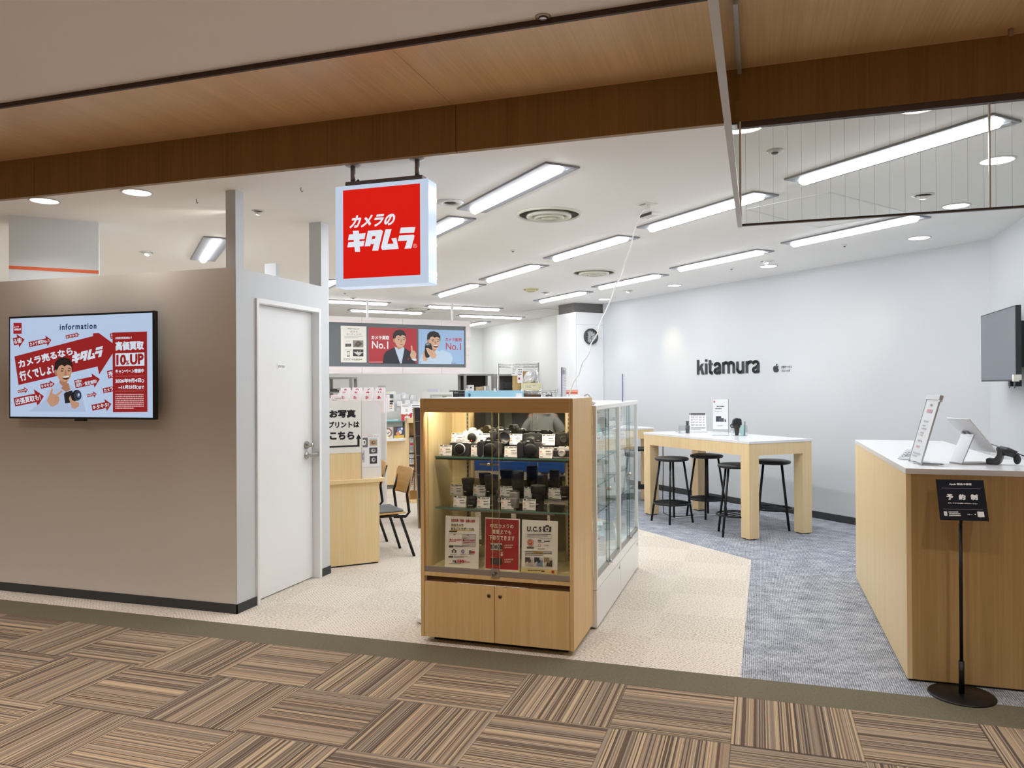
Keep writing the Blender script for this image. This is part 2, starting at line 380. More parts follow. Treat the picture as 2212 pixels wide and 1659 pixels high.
def upright(x, y, z, face):
    """matrix for a sheet standing upright whose outward normal points along the heading face (radians); (x, y, z) = its top left corner"""
    return T(x, y, z) @ RZ(face + PI / 2) @ RX(PI / 2)
FRONT = -PI / 2      # facing the corridor
# ================================================================== the setting
ZC = 2.73
M_CARP = carpet_stripes()
M_BEIGE = carpet_fleck('beige_carpet_tiles', ((.30, '#8d857a'), (.41, '#c2b8ab'), (.49, '#d9d0c4'), (.7, '#e6ded2')), True, 0, .026)
M_GREYC = carpet_fleck('grey_carpet_tiles', ((.30, '#585b64'), (.43, '#81858f'), (.54, '#a4a8b1'), (.70, '#cfd2d9')), False, .46, .0105)
M_BORDER = carpet_fleck('olive_border_carpet', ((.2, '#625d4d'), (.8, '#787260')), True)
def slab(name, pts, z0, z1, mat): return struct(MB().prism(pts, z0, z1).build(name, mat))
slab('floor', [(-9.5, -6), (4, -6), (4, 3.745), (-9.5, 3.745)], -.06, 0, M_CARP)
slab('floor.001', [(-9.5, 3.745), (4, 3.745), (4, 4.0), (-9.5, 4.0)], -.06, 0, M_BORDER)
slab('floor.002', [(-12.7, 4), (-.096, 4), (-.068, 6.72), (-3.9, 10.62), (-3.9, 16.4), (-12.7, 16.4)], -.06, 0, M_BEIGE)
slab('floor.003', [(-.096, 4), (4, 4), (4, 9), (-3.9, 16.4), (-3.9, 10.62), (-.068, 6.72)], -.06, 0, M_GREYC)
slab('ceiling', [(-12.7, 3.83), (4, 3.83), (4, 9), (-5.6, 17.4), (-12.7, 17.4)], ZC, ZC + .08, M_CEIL)
slab('ceiling.001', [(-9.5, -6), (4, -6), (4, 3.075), (-9.5, 3.075)], 2.972, 3.05, M_CCEIL)
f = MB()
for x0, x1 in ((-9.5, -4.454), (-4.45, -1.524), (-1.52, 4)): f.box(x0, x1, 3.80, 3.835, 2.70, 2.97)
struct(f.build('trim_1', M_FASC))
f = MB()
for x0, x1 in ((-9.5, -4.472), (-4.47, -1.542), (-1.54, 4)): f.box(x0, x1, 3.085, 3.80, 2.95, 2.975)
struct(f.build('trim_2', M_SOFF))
struct(box('trim_3', C('#3a2412', .5), -9.5, 4, 3.07, 3.085, 2.948, 2.975))
def wall(name, a, b, t, z0, z1, mat, bb=None):
    """upright slab between plan points a and b; its visible face is the line a-b, its thickness t lies to the right of a->b"""
    a = Vector((*a, 0)); b = Vector((*b, 0)); d = (b - a); L = d.length; M = T(*a) @ RZ(math.atan2(d.y, d.x))
    o = MB().box(0, L, -t, 0, z0, z1, None, M).build(name, mat); struct(o)
    if bb:
        k = struct(MB().box(0, L, 0, .006, 0, bb[1], None, M).build(bb[0], M_BASEB))
    return o
WR0, WR1 = (1.94, 7.746), (-2.30, 11.817)       # the long slanted wall with the wall lettering
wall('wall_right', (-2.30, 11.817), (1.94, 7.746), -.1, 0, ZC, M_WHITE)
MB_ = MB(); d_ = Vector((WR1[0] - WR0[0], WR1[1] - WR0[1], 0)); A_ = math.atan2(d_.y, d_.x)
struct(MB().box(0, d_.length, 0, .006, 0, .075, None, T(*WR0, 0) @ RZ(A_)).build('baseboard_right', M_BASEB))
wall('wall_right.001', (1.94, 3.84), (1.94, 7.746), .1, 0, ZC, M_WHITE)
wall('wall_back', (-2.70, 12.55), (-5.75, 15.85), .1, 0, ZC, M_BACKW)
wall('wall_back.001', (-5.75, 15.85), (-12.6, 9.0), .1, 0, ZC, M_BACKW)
wall('wall_left', (-9.45, 4.2), (-9.45, 12.2), .1, 0, ZC, M_WHITE)
struct(box('wall_front.001', M_WHITE, 1.94, 4, 3.84, 4.0, 0, ZC))
# the far side of the corridor, seen only in the cabinet's mirror
struct(box('wall_corridor', C('#5d645f', .5), -9.5, 4, -6.1, -6.0, 0, 3.0))
s_ = MB()
for x in (-7.4, -6.5, -6.2, -5.3, -4.9, -4.0, -3.1, -2.2): s_.box(x, x + .16, -6.0, -5.93, 0, 2.95)
struct(s_.build('trim_4', C('#8e928d', .5)))
wall('wall_corridor.001', (-9.5, -6), (-9.5, 4.2), -.1, 0, 3.0, M_CCEIL); wall('wall_corridor.002', (4, 3.8), (4, -6), -.1, 0, 3.0, M_CCEIL)
# partition with the staff door
struct(MB().box(-9.45, -3.208, 4.185, 4.245, 0, 2.232).build('wall_front', M_PART))
struct(box('baseboard_front', M_BASEB, -9.45, -3.199, 4.179, 4.185, 0, .06))
struct(MB().box(-3.28, -3.205, 4.185, 4.27, 2.232, ZC).build('trim_5', M_WHITE))
f = MB(); f.box(-3.31, -3.205, 4.245, 4.385, 0, 2.232); f.box(-3.2075, -3.205, 4.186, 4.245, 0, 2.232); f.box(-3.31, -3.205, 5.178, 5.315, 0, 2.232); f.box(-3.31, -3.205, 4.385, 5.178, 2.055, 2.232)
struct(f.build('wall_side', M_WHITE))
struct(box('trim_6', M_WHITE, -3.31, -3.205, 5.205, 5.315, 2.232, ZC))
f = MB(); f.box(-3.205, -3.199, 4.179, 4.385, 0, .06); f.box(-3.205, -3.199, 5.178, 5.32, 0, .06); f.box(-3.31, -3.205, 5.315, 5.321, 0, .06)
struct(f.build('baseboard_side', M_BASEB))
p = onx(584, 600, -4.3); struct(box('trim_7', M_WHITE, -4.36, -4.24, p.y, p.y + .06, 0, onx(584, 569, -4.3).z))
# staff door
door = bpy.data.objects.new('door_1', None); COL.objects.link(door); struct(door)
f = MB(); f.box(-3.31, -3.19, 4.385, 4.412, 0, 2.055); f.box(-3.31, -3.19, 5.150, 5.178, 0, 2.055); f.box(-3.31, -3.19, 4.412, 5.150, 2.025, 2.055)
f.build('door_frame', M_WMET, door, .002)
lf = box('door_leaf', M_WMET, -3.30, -3.255, 4.414, 5.148, .008, 2.023, door)
h = MB(); h.lathe([(.028, 0), (.028, .012), (.020, .018), (.013, .05), (.016, .058), (.0, .06)], 20, None, T(-3.255, 5.065, onx(667, 961, -3.235).z) @ RY(PI / 2)); h.build('deadbolt', M_STEEL, door)
zz = onx(664, 984, -3.235).z
h = MB(); h.lathe([(.027, 0), (.027, .01), (.011, .013), (.011, .05), (0, .052)], 20, None, T(-3.255, 5.065, zz) @ RY(PI / 2)); h.box(-3.212, -3.197, 5.052, 5.165, zz - .013, zz + .013)
h.build('door_handle', M_STEEL, door, .003)
a = Art(.11, .042, T(-3.255, onx(598, 785, -3.255).y, onx(598, 785, -3.255).z) @ RZ(PI / 2) @ RX(PI / 2)); a.rect(0, 0, .11, .042, '#f4f4f2'); a.rect(0, 0, .004, .042, '#9a9a98'); a.tbox('STAFF ONLY', .016, .012, .098, .030, '#55565a', .02); a.build('door_sign', door)
# hanging bulkhead with an orange line, behind the partition at the left
B0 = onz(60, 466, ZC); B1 = onz(213, 480, ZC); ang = math.atan2(1, 1)
bq = Vector((B1.x, B1.y, 0)); struct(MB().box(-.58, 0, 0, .4, 2.0, ZC, None, T(*bq) @ RZ(ang)).build('wall_left.001', M_WHITE))
pz = onp(213, 588, bq, (1, -1, 0)).z; struct(MB().box(-.58, 0, -.002, 0, pz - .012, pz + .012, None, T(*bq) @ RZ(ang)).build('trim_9', C('#d8643a', .5)))
# column on the slanted wall
CR, CF, CL = Vector((-2.285, 11.80)), Vector((-2.64, 11.44)), Vector((-3.036, 11.84))
col = MB().prism([tuple(CR), tuple(CF), tuple(CL), tuple(CL + (CR - CF))], 0, 2.585).build('column', M_GLOSSW, None, .004); struct(col)
cm = T(CF.x, CF.y, 0) @ RZ(math.atan2((CR - CF).y, (CR - CF).x)); struct(MB().box(0, (CR - CF).length, -.0015, 0, 2.395, 2.40, None, cm).box(0, .004, -.003, 0, 0, 2.58, None, cm).build('trim_10', C('#b9bdc2', .4)))
struct(MB().box(0, .55, .05, .5, 2.585, ZC, None, cm).build('column_gap_shade', C('#6d6b69', .8)))  # grey filler above the column, standing in for the shadow in the gap

# ================================================================== ceiling fittings
def tube_light(first=[None]):
    t = thing('ceiling_tube_light', '', 'ceiling light')
    h = MB(); W, Ln = .115, .64
    h.box(-Ln, Ln, -W, W, -.012, 0); h.build('housing', C('#8d8f94', .45), t, .003)
    g = MB()
    n = 10; vs = []; fs = []; R = .030
    for i, x in enumerate((-.61, -.59, .59, .61)):
        k = .55 if i in (0, 3) else 1
        for j in range(n + 1):
            a = PI + PI * j / n; vs.append((x, R * k * math.cos(a) * 1.05, -.012 + R * k * .95 * math.sin(a)))
    for i in range(3):
        for j in range(n): fs.append((i * (n + 1) + j, i * (n + 1) + j + 1, (i + 1) * (n + 1) + j + 1, (i + 1) * (n + 1) + j))
    fs += [tuple(range(n + 1)), tuple(range(3 * (n + 1), 4 * (n + 1)))[::-1]]
    g.add(vs, fs, None, True); g.build('light_cover', M_TUBE, t)
    l = bpy.data.lights.new('tube_lamp', 'AREA'); l.shape = 'RECTANGLE'; l.size = 1.2; l.size_y = .07; l.energy = 8.0; l.color = (.96, .985, 1)
    lo = bpy.data.objects.new('tube_lamp', l); COL.objects.link(lo); lo.parent = t; lo.location = (0, 0, -.046)
    a = MB().box(.58, .62, .055, .095, -.0135, -.012).build('rating_label', C('#a5a7ab', .6), t)
    return t
TL = tube_light()
A45 = math.radians(-45)
tubes = [((1024, 463), (1208, 373), 'closest to the hanging red sign, beside the large round vent'), ((1404, 503), (1650, 429.5), 'passing behind the lower corner of the hanging wired glass'),
 ((1196, 566), (1357, 520.7), 'between the two large round vents'), ((1052.6, 611.5), (1165.4, 579.7), 'in line behind the one between the round vents'),
 ((948, 643), (1034, 620), 'just below the right edge of the hanging red sign'), ((1466, 587), (1650, 550), 'above the black wall lettering'),
 ((1293.7, 626.5), (1427, 600), 'next along from the one above the wall lettering, towards the clock'), ((1165, 655.8), (1267.6, 635), 'above the clock column'),
 ((1731.5, 402), (2161.7, 273), 'large, seen through the hanging wired glass'), ((1710, 534.4), (1984.6, 478), 'just under the bottom edge of the hanging wired glass')]
first = True
def put_tube(c, rz, label):
    global first
    label = 'recessed white tube light ' + label
    if first: TL.location = (c[0], c[1], ZC); TL.rotation_euler = (0, 0, rz); TL['label'] = label; TL['group'] = 'tube lights on the shop ceiling'; first = False
    else: dup(TL, (c[0], c[1], ZC), rz, label)
ZB = ZC - .04
for p, q, lb in tubes:
    a = onz(*p, ZB); b = onz(*q, ZB); put_tube(((a.x + b.x) / 2, (a.y + b.y) / 2), A45, lb)
a = onz(994, 482, ZB); put_tube((a.x - .42, a.y + .42), A45, 'half hidden behind the right side of the hanging red sign')
a = onz(725, 612, ZB); put_tube((a.x - .42, a.y + .42), A45, 'a stub showing left of the hanging red sign')
a = onz(439.5, 569, ZB); b = onz(469, 523, ZB); put_tube(((a.x + b.x) / 2, (a.y + b.y) / 2), A45, 'above the partition, left of the white post')
for p, q, lb, sh in (((834, 660), None, 'at the back, furthest left over the menu board', 1), ((756, 673), (912.7, 680), 'directly over the menu board with its pole', 0), ((924.5, 664.8), (1079.6, 672.3), 'at the back, right of the flat round vent', 0),
                 ((991.5, 684.5), (1128, 690), 'at the back, above the right end of the menu board', 0)):
    a = onz(*p, ZB)
    if q: b = onz(*q, ZB); c = ((a.x + b.x) / 2, (a.y + b.y) / 2)
    else: c = (a.x - .42, a.y - .42)
    put_tube(c, -A45, lb)
a = onz(1048, 699, ZB); put_tube((a.x - .42, a.y + .42), A45, 'short, deepest in the shop beside the end of the menu board')

def downlight():
    t = thing('ceiling_downlight', '', 'downlight', group='round downlights in the shop ceiling')
    MB().lathe([(.098, 0), (.098, -.004), (.090, -.008), (.082, -.004), (.082, 0)], 32).build('trim_ring', C('#d6d6d6', .4), t)
    MB().lathe([(.0815, -.003), (.04, -.0062), (0, -.0068)], 32).build('light_cover', M_DOWN, t)
    l = bpy.data.lights.new('downlight_lamp', 'SPOT'); l.energy = 11; l.color = (1, .98, .95); l.spot_size = math.radians(74); l.spot_blend = .45; l.shadow_soft_size = .06
    lo = bpy.data.objects.new('downlight_lamp', l); COL.objects.link(lo); lo.parent = t; lo.location = (0, 0, -.02)
    return t
DL = downlight(); k = 0
for (x, y), lb in (((96, 435), 'leftmost, under the wooden beam above the wall screen'), ((296, 417), 'under the wooden beam between the wall screen and the white post'), ((1985, 233), 'bright, right under the beam through the wired glass'), ((1608, 277), 'bright, cut by the corner edge of the wired glass'),
                   ((2154, 348), 'seen through the wired glass at the far right pane'), ((1985, 515), 'near the wall corner below the wired glass'), ((2065, 446), 'half behind the bottom edge of the wired glass'), ((1660, 576), 'above the wall, right of the lettering light'), ((1457, 617), 'above the wall left of the lettering'), ((1305, 647), 'above the clock, where the white cord passes')):
    c = onz(x, y, ZC - .006); lb = 'round lit downlight ' + lb
    if k == 0: DL.location = (c.x, c.y, ZC); DL['label'] = lb
    else: d = dup(DL, (c.x, c.y, ZC), 0, lb)
    if k < 2: FIRST2 = (DL, d) if k else None
    k += 1
wide = bpy.data.lights['downlight_lamp'].copy(); wide.spot_size = math.radians(140); wide.energy = 20      # the two beside the partition throw a wider beam
for o in FIRST2:
    for q in o.children:
        if q.type == 'LIGHT': q.data = wide
def eyeball():
    t = thing('ceiling_spotlight', '', 'spotlight', group='small adjustable spotlights in the shop ceiling')
    MB().lathe([(.072, 0), (.072, -.004), (.055, -.007), (.050, -.002), (.050, 0)], 28).build('trim_ring', C('#d9d9d8', .4), t)
    MB().lathe([(.040, .0), (.040, -.012), (.030, -.022), (.0, -.024)], 20, None, T(0, 0, -.003) @ RX(.35)).build('lamp_head', C('#e4e2dc', .4), t)
    MB().lathe([(.022, 0), (.018, -.004), (0, -.005)], 16, None, T(0, .006, -.0245) @ RX(.35)).build('light_cover', emit('spot_cover', (1, .95, .85), 9), t)
    return t
SP = eyeball(); k = 0
SPOTS = []
for (x, y), lb in (((1994, 424), 'through the lower right of the wired glass'), ((1655, 566), 'next to the downlight over the wall lettering'), ((1357, 629), 'near the slanted wall left of the lettering'), ((1180, 633), 'beside the small yellowish round vent'), ((318, 547), 'above the left partition'), ((557, 458), 'tiny, between the two white posts over the staff door')):
    c = onz(x, y, ZC - .01); lb = 'round white adjustable ceiling spotlight ' + lb; SPOTS.append(c)
    if k == 0: SP.location = (c.x, c.y, ZC); SP['label'] = lb
    else: q = dup(SP, (c.x, c.y, ZC), -2.3 * k, lb)
    k += 1
    if k == 6: q.scale = (.6, .6, 1)
def on_wall(x, y): return onp(x, y, (*WR0, 0), (-d_.y, d_.x, 0))
for sp, px in ((SPOTS[2], (1455, 760)), (SPOTS[0], (1815, 760))):
    tg = on_wall(*px); src = Vector((sp.x, sp.y, ZC - .05)) if px[0] < 1500 else Vector((1.25, 7.35, ZC - .05))
    lamp('wall_washer', 'SPOT', src, 16, (1, .80, .50), .02, tg, 40, 1.0)
lamp('wall_washer', 'SPOT', (SPOTS[5].x, SPOTS[5].y, ZC - .04), 26, (1, .97, .9), .03, (-5.05, 4.42, 2.42), 46, .6)
def vent(name, loc, R, label, mat, dark, cat='air vent', rings=4):
    t = thing(name, label, cat, loc)
    MB().lathe([(R, 0), (R, -.006), (R * .93, -.014), (R * .90, -.004), (R * .90, 0)], 40).build('outer_ring', mat, t)
    MB().lathe([(R * .9, -.001), (0, -.0012)], 40).build('duct_opening', dark, t)
    for i in range(rings - 1):
        r = R * (.68 - .22 * i)
        MB().lathe([(r, -.002), (r * 1.0, -.022 - .008 * i), (r * .90, -.030 - .008 * i), (r * .72, -.010), (r * .72, -.002)], 36).build('cone_ring', mat, t)
    MB().lathe([(R * .2, -.002), (R * .2, -.03), (R * .12, -.036), (0, -.036)], 24).build('hub', mat, t)
    return t
M_VENT = C('#dcdccf', .5); M_DUCT = C('#4a4a3c', .8)
VG = 'round ceiling air vents'
c = onz(1186, 463, ZC); vent('air_vent', (c.x, c.y, ZC), .245, 'largest round ringed ceiling vent, right of the hanging red sign', M_VENT, M_DUCT)['group'] = VG
c = onz(1283, 588, ZC); vent('air_vent', (c.x, c.y, ZC), .25, 'round ringed ceiling vent crossed by the dangling white cord', M_VENT, M_DUCT)['group'] = VG
c = onz(902, 667, ZC); vent('air_vent', (c.x, c.y, ZC), .235, 'flat looking round ringed ceiling vent far back over the menu board', M_VENT, M_DUCT)['group'] = VG
c = onz(1147, 624, ZC); vent('air_vent', (c.x, c.y, ZC), .105, 'small yellowish round ceiling vent below the middle tube lights', C('#d8cfa4', .5), C('#6a6238', .8), rings=3)['group'] = VG
c = onz(972, 437, ZC); t = thing('ceiling_speaker', 'round white ceiling fitting with a black centre right of the red sign', 'ceiling speaker', (c.x, c.y, ZC))
MB().lathe([(.10, 0), (.10, -.004), (.07, -.012), (.045, -.006), (.045, 0)], 28).build('trim_ring', C('#d8d6d6', .5), t); MB().lathe([(.045, -.001), (.03, -.008), (0, -.009)], 20).build('centre', M_BLACK, t)
for (x, y), lb, sz in (((1108, 540), 'tiny round ceiling sensor below the large vent', .028), ((1674, 325), 'small round sensor behind the wired glass at its left', .045), ((1232, 555), 'flat white ceiling disc beneath a tube light', .04), ((1580, 579), 'tiny ceiling sensor left of the lettering downlight', .022),
                  ((1824, 529), 'tiny ceiling sensor under the long tube light near the corner', .022), ((745, 632), 'tiny pale sensor left below the red sign', .03), ((763, 643), 'small white ceiling disc at the top of the menu board area', .05)):
    c = onz(x, y, ZC); t = thing('smoke_detector', lb, 'ceiling sensor', (c.x, c.y, ZC), group='small ceiling sensors')
    MB().lathe([(sz, 0), (sz, -.006), (sz * .7, -.012), (0, -.013)], 20).build('base', C('#d5d5d4', .5), t); MB().lathe([(sz * .45, -.012), (sz * .35, -.020), (0, -.022)], 16).build('sensor', C('#77777a', .5), t)
c = onz(1173, 36, 2.972); t = thing('corridor_sprinkler', 'round plated sprinkler in the dim corridor ceiling above the wooden edge', 'sprinkler', (c.x, c.y, 2.972))
MB().lathe([(.033, 0), (.033, -.003), (.018, -.004), (.016, .0)], 28).build('escutcheon', C('#b3a995', .4, .3), t); MB().lathe([(.0165, -.002), (.0165, -.010), (.014, -.0105), (0, -.011)], 20).build('sprinkler_head', C('#c9c3cf', .25, .6), t)
MB().lathe([(.0172, -.004), (.0185, -.006), (.0172, -.008)], 24).build('head_ring', M_BLACK, t)
for (x, y), lb in (((424, 430), 'small black ceiling hook left of the tall white post'), ((650, 405), 'small black ceiling hook between the two white posts')):
    c = onz(x, y, ZC); t = MB().tube([(0, 0, 0), (0, 0, -.018), (.008, 0, -.03), (.014, 0, -.022)], .0022, 6).build('ceiling_hook', M_BLACK); t.location = (c.x, c.y, ZC); tag(t, lb, 'hook', 'ceiling hooks over the staff room')
# access hatch panels in the ceiling
q = [onz(x, y, ZC) for x, y in ((1790, 415), (1612, 452), (1766, 492), (1962, 460))]
f = MB()
for i in range(4):
    a, b = q[i], q[(i + 1) % 4]; dd = (b - a); M = T(a.x, a.y, ZC) @ RZ(math.atan2(dd.y, dd.x)); f.box(0, dd.length, -.008, .008, -.004, 0, None, M)
struct(f.build('trim_12', C('#e6e6e6', .5)))
q = [onz(x, y, ZC) for x, y in ((1128, 672), (1182, 666), (1215, 670), (1180, 677))]; f = MB()
for i in range(2):
    a, b = q[i], q[(i + 1) % 4]; dd = (b - a); f.box(0, dd.length, -.006, .006, -.003, 0, None, T(a.x, a.y, ZC) @ RZ(math.atan2(dd.y, dd.x)))
struct(f.build('trim_13', C('#a9a9a9', .5)))
# ceiling outlet with a long white cord that falls to the wood cabinet
c = onz(1397, 441, ZC); t = thing('ceiling_outlet', 'square white power outlet in the ceiling from which the white cord hangs', 'outlet', (c.x, c.y, ZC), -.78)
box('face_plate', C('#e7e5dc', .4), -.055, .055, -.055, .055, -.006, 0, t, .002); box('plug', C('#ecebe5', .4), -.02, .02, -.02, .02, -.035, -.006, t, .003)
box('shutter_slot', C('#8c8a80', .6), -.03, .03, -.045, -.03, -.0075, -.006, t)
c2 = onz(1403, 462, ZC); t2 = thing('ceiling_box', 'flat white box on the ceiling just beside the outlet', 'junction box', (c2.x, c2.y, ZC), -.78)
box('cover', C('#dcdad6', .5), -.07, .07, -.035, .035, -.022, 0, t2, .003); box('shadow_gap', C('#4c4a48', .6), -.07, .07, -.037, -.035, -.02, 0, t2)
pathpx = [(1392, 452), (1384, 462), (1372, 490), (1362, 535), (1352, 560), (1341, 600), (1332, 612), (1322, 640), (1312, 665), (1300, 690), (1294, 705), (1290, 722), (1277, 742), (1274, 755), (1268, 771), (1258, 783), (1251, 808), (1242, 820), (1234, 838), (1229, 851)]
pts = []
P0 = Vector((c.x, c.y)); P1 = Vector((-1.20, 4.75))
for i, (x, y) in enumerate(pathpx):
    # the cord hangs in the upright plane between the outlet and the cabinet top
    n = Vector((-(P1 - P0).y, (P1 - P0).x, 0)); s = i / (len(pathpx) - 1); d = (CAM_Z - ZC); t_ = (1 - s) * (Vector((c.x, c.y, 0)).dot(Vector((FWD.x, FWD.y, 0)))) + s * 4.93
    pts.append(dep(x, y, t_))
pts = [Vector((c.x, c.y, ZC - .036))] + pts[:-1] + [Vector((pts[-1].x, pts[-1].y, 1.392))]
sm = []
for i in range(len(pts) - 1):
    a = pts[max(i - 1, 0)]; b = pts[i]; c_ = pts[i + 1]; e = pts[min(i + 2, len(pts) - 1)]
    for j in range(4):
        u = j / 4; sm.append(.5 * ((2 * b) + (c_ - a) * u + (2 * a - 5 * b + 4 * c_ - e) * u * u + (3 * b - a - 3 * c_ + e) * u ** 3))
sm.append(pts[-1]); CORD_END = pts[-1]
tag(MB().tube(sm, .0045, 6).build('hanging_cable', C('#f0f0ee', .4)), 'long white cord hanging from the ceiling outlet down to the display cabinets', 'cord')

# hanging wired glass smoke barrier: one run along the shop front, one run towards the corridor
M_WIRE = glass('wired_glass', (.95, .965, .955), .9, 1.45)
sb = thing('smoke_barrier', 'hanging corner of clear wired glass panels under the wooden beam', 'glass barrier', (-.08, 3.82, 2.2))
X0, Y0, Z0 = -.08, 3.82, 2.2
def rel(b, x0, x1, y0, y1, z0, z1, m=None): return b.box(x0 - X0, x1 - X0, y0 - Y0, y1 - Y0, z0 - Z0, z1 - Z0, m)
for x0, x1 in ((-.073, .958), (.964, 1.94)):
    o = rel(MB(), x0, x1, 3.817, 3.823, 2.215, 2.69).build('glass_pane', M_WIRE, sb)
    w_ = MB(); x = x0 + .02
    while x < x1 - .01: rel(w_, x, x + .0008, 3.8195, 3.8205, 2.217, 2.688); x += .062
    w_.build('wire', C('#9aa19f', .5), o)
rel(rel(MB(), -.08, 1.94, 3.805, 3.835, 2.672, 2.70), -.08, 1.94, 3.81, 3.83, 2.208, 2.217).build('rail', C('#4d4039', .45), sb)
rel(MB(), .958, .964, 3.812, 3.828, 2.217, 2.672).build('joint', C('#cfcac4', .3), sb)
o = rel(MB(), -.083, -.077, 1.0, 3.80, 2.21, 2.95).build('glass_pane', M_WIRE, sb)
rel(rel(MB(), -.09, -.07, 1.0, 3.80, 2.20, 2.21), -.092, -.068, 3.10, 3.80, 2.925, 2.95).build('rail', C('#b9b4b2', .35, .3), sb)
rel(MB(), -.088, -.072, 3.80, 3.832, 2.20, 2.70).build('corner_post', C('#e3e1df', .3), sb)
for x in (1.05,): pass
t = thing('spray_nozzle', 'small pale fitting pointing down from the brown beam at top right', 'fitting', tuple(ony(2184, 70, 3.74))); MB().cyl((0, 0, .03), (-.004, -.008, -.018), .011, .009, 12).build('nozzle', C('#8f7a60', .5), t)
# ================================================================== lit hanging sign
KITA = [[(228, 900), (380, 888), (370, 940), (218, 950)], [(222, 968), (372, 955), (360, 1003), (212, 1012)], [(262, 868), (318, 866), (330, 1052), (283, 1052)],
        [(402, 868), (452, 866), (424, 1003), (372, 1005)], [(402, 868), (525, 860), (540, 872), (530, 912), (392, 918)], [(484, 866), (540, 872), (497, 1042), (442, 1042)], [(415, 945), (478, 938), (466, 978), (436, 988)],
        [(563, 858), (620, 855), (582, 985), (640, 982), (618, 937), (664, 931), (686, 1028), (535, 1038), (523, 1015)],
        [(705, 843), (840, 838), (828, 888), (693, 892)], [(690, 912), (822, 905), (832, 915), (824, 955), (678, 960)], [(770, 940), (828, 930), (803, 1025), (740, 1028)]]
def kita_word(a, f, c):
    for p in KITA: a.poly([f(x, y) for x, y in p], c)
sg = thing('hanging_sign', 'square red lit sign box with white katakana hanging under the beam', 'sign', (-2.008, 3.94, 2.31))
M_SIGN = C('#cfdff5', .25, 0, .8, name='lit_white_acrylic')
b = MB().box(-.289, .289, -.06, .06, -.288, .288).build('light_box', M_SIGN, sg, .006)
MB().box(-.24, .24, -.03, .03, .288, .318).build('bracket', C('#6a5c57', .5), sg, .002)
for x in (-.207, .197):
    MB().cyl((x, 0, .318), (x, 0, ZC - 2.31), .014).lathe([(.043, 0), (.043, -.006), (.014, -.009)], 24, None, T(x, 0, ZC - 2.31)).build('hanging_pole', C('#8d8884', .35, .6), sg)
m_ = MB().cyl((-.20, .012, .32), (-.175, .012, .335), .006).build('wire_clip', M_BLACK, sg)
ct = [(170, 515), (880, 455), (887, 1257), (177, 1287)]
a = Art(.478, .503, T(-.237, -.0605, .262) @ RX(PI / 2), ct, .85, .3)
a.poly(ct, '#e3170c')
sw = '#eef4ff'
a.text('カメラの', (262, 735), (668, 708), (228, 848), sw, .045)
kita_word(a, lambda x, y: (x, y), sw)
a.tbox('®', 818, 985, 856, 1024, '#f3b9b4')
a.build('lettering', sg)['label'] = 'red face with white katakana'
for z, h in ((.19, .010), (-.062, .008), (-.225, .010), (-.25, .004)): MB().box(.2885, .2895, -.055, .058, z - h, z + h).build('joint_strip', C('#f4f8ff', .2, 0, 1.0), sg)

# ================================================================== wall screen with the advert
tv = thing('wall_screen', 'flat screen showing a red and pale blue advert on the partition wall', 'screen', (-4.398, 4.09, 1.605))
MB().box(-.632, .632, 0, .035, -.358, .358).build('casing', M_BLACK, tv, .004)
MB().box(-.25, .25, .035, .095, -.2, .2).box(-.04, .04, .0, .03, -.372, -.358).build('wall_mount', M_BLACK, tv)
tc = [(138, 170), (2068, 100), (2083, 1532), (152, 1515)]
a = Art(1.236, .688, T(-.618, -.0005, .344) @ RX(PI / 2), tc, .80, .25)
a.poly(tc, '#bfd4f2')
RED, TW = '#9c1f22', '#dfeaf8'
def arrow(a, p, ang, L, hgt, head, wid, c=RED):
    ca, sa = math.cos(ang), math.sin(ang); f = lambda u, v: (p[0] + u * ca - v * sa, p[1] + u * sa + v * ca)
    a.poly([f(0, -hgt / 2), f(L - head, -hgt / 2), f(L - head, -wid / 2), f(L, 0), f(L - head, wid / 2), f(L - head, hgt / 2), f(0, hgt / 2)], c)
    return f
def atext(a, f, t, u0, u1, v0, v1, c=TW, bold=.025): a.text(t, f(u0, v0), f(u1, v0), f(u0, v1), c, bold)
a.rect(185, 228, 298, 378, '#a81e22'); a.text('カメラの', (197, 275), (262, 270), (194, 295), TW, .04); kita_word(a, lambda x, y: (198 + (x - 215) * .148, 300 + (y - 840) * .17), TW)
a.text('information', (820, 245), (1318, 232), (820, 330), '#17224e', .03, 0, 1.25)
ag = -.205
for p, L, h, hd, wd, tx in (((190, 488), 155, 100, 95, 190, 'る値!'), ((403, 528), 312, 72, 70, 150, 'カメラ買取No.1!'), ((905, 428), 190, 48, 40, 70, 'キタキタ!'), ((567, 1105), 195, 62, 60, 120, 'キタキタ!'), ((256, 1175), 140, 40, 45, 90, 'キタキタ!'),
                           ((212, 1320), 410, 120, 115, 245, '出張買取も!'), ((1198, 1234), 135, 38, 42, 90, 'キタキタ!'), ((1268, 1398), 268, 82, 80, 170, 'キタキタ!')):
    f = arrow(a, p, ag, L, h, hd, wd); atext(a, f, tx, L * .04, L - hd * .42, -h * .36, h * .36)
f = arrow(a, (1035, 1075), ag, 345, 112, 95, 200); atext(a, f, '宅配は', 12, 100, -48, -14); atext(a, f, '送料・査定無料!', 12, 300, -10, 46)
for p, w_, h, tx in (((1478, 945), 76, 105, '売'), ((1418, 1165), 138, 70, 'カメラ'), ((1510, 420), 40, 74, 'カ')):
    f = arrow(a, p, ag, w_, h, 1, h); atext(a, f, tx, 12, w_ - 2, -h * .38, h * .38)
f = lambda u, v: (245 + u * .979 + v * .205, 885 - u * .205 + v * .979)
a.poly([(210, 690), (1280, 415), (1275, 378), (1355, 374), (1545, 515), (1545, 655), (1365, 942), (1342, 832), (270, 1083)], RED)
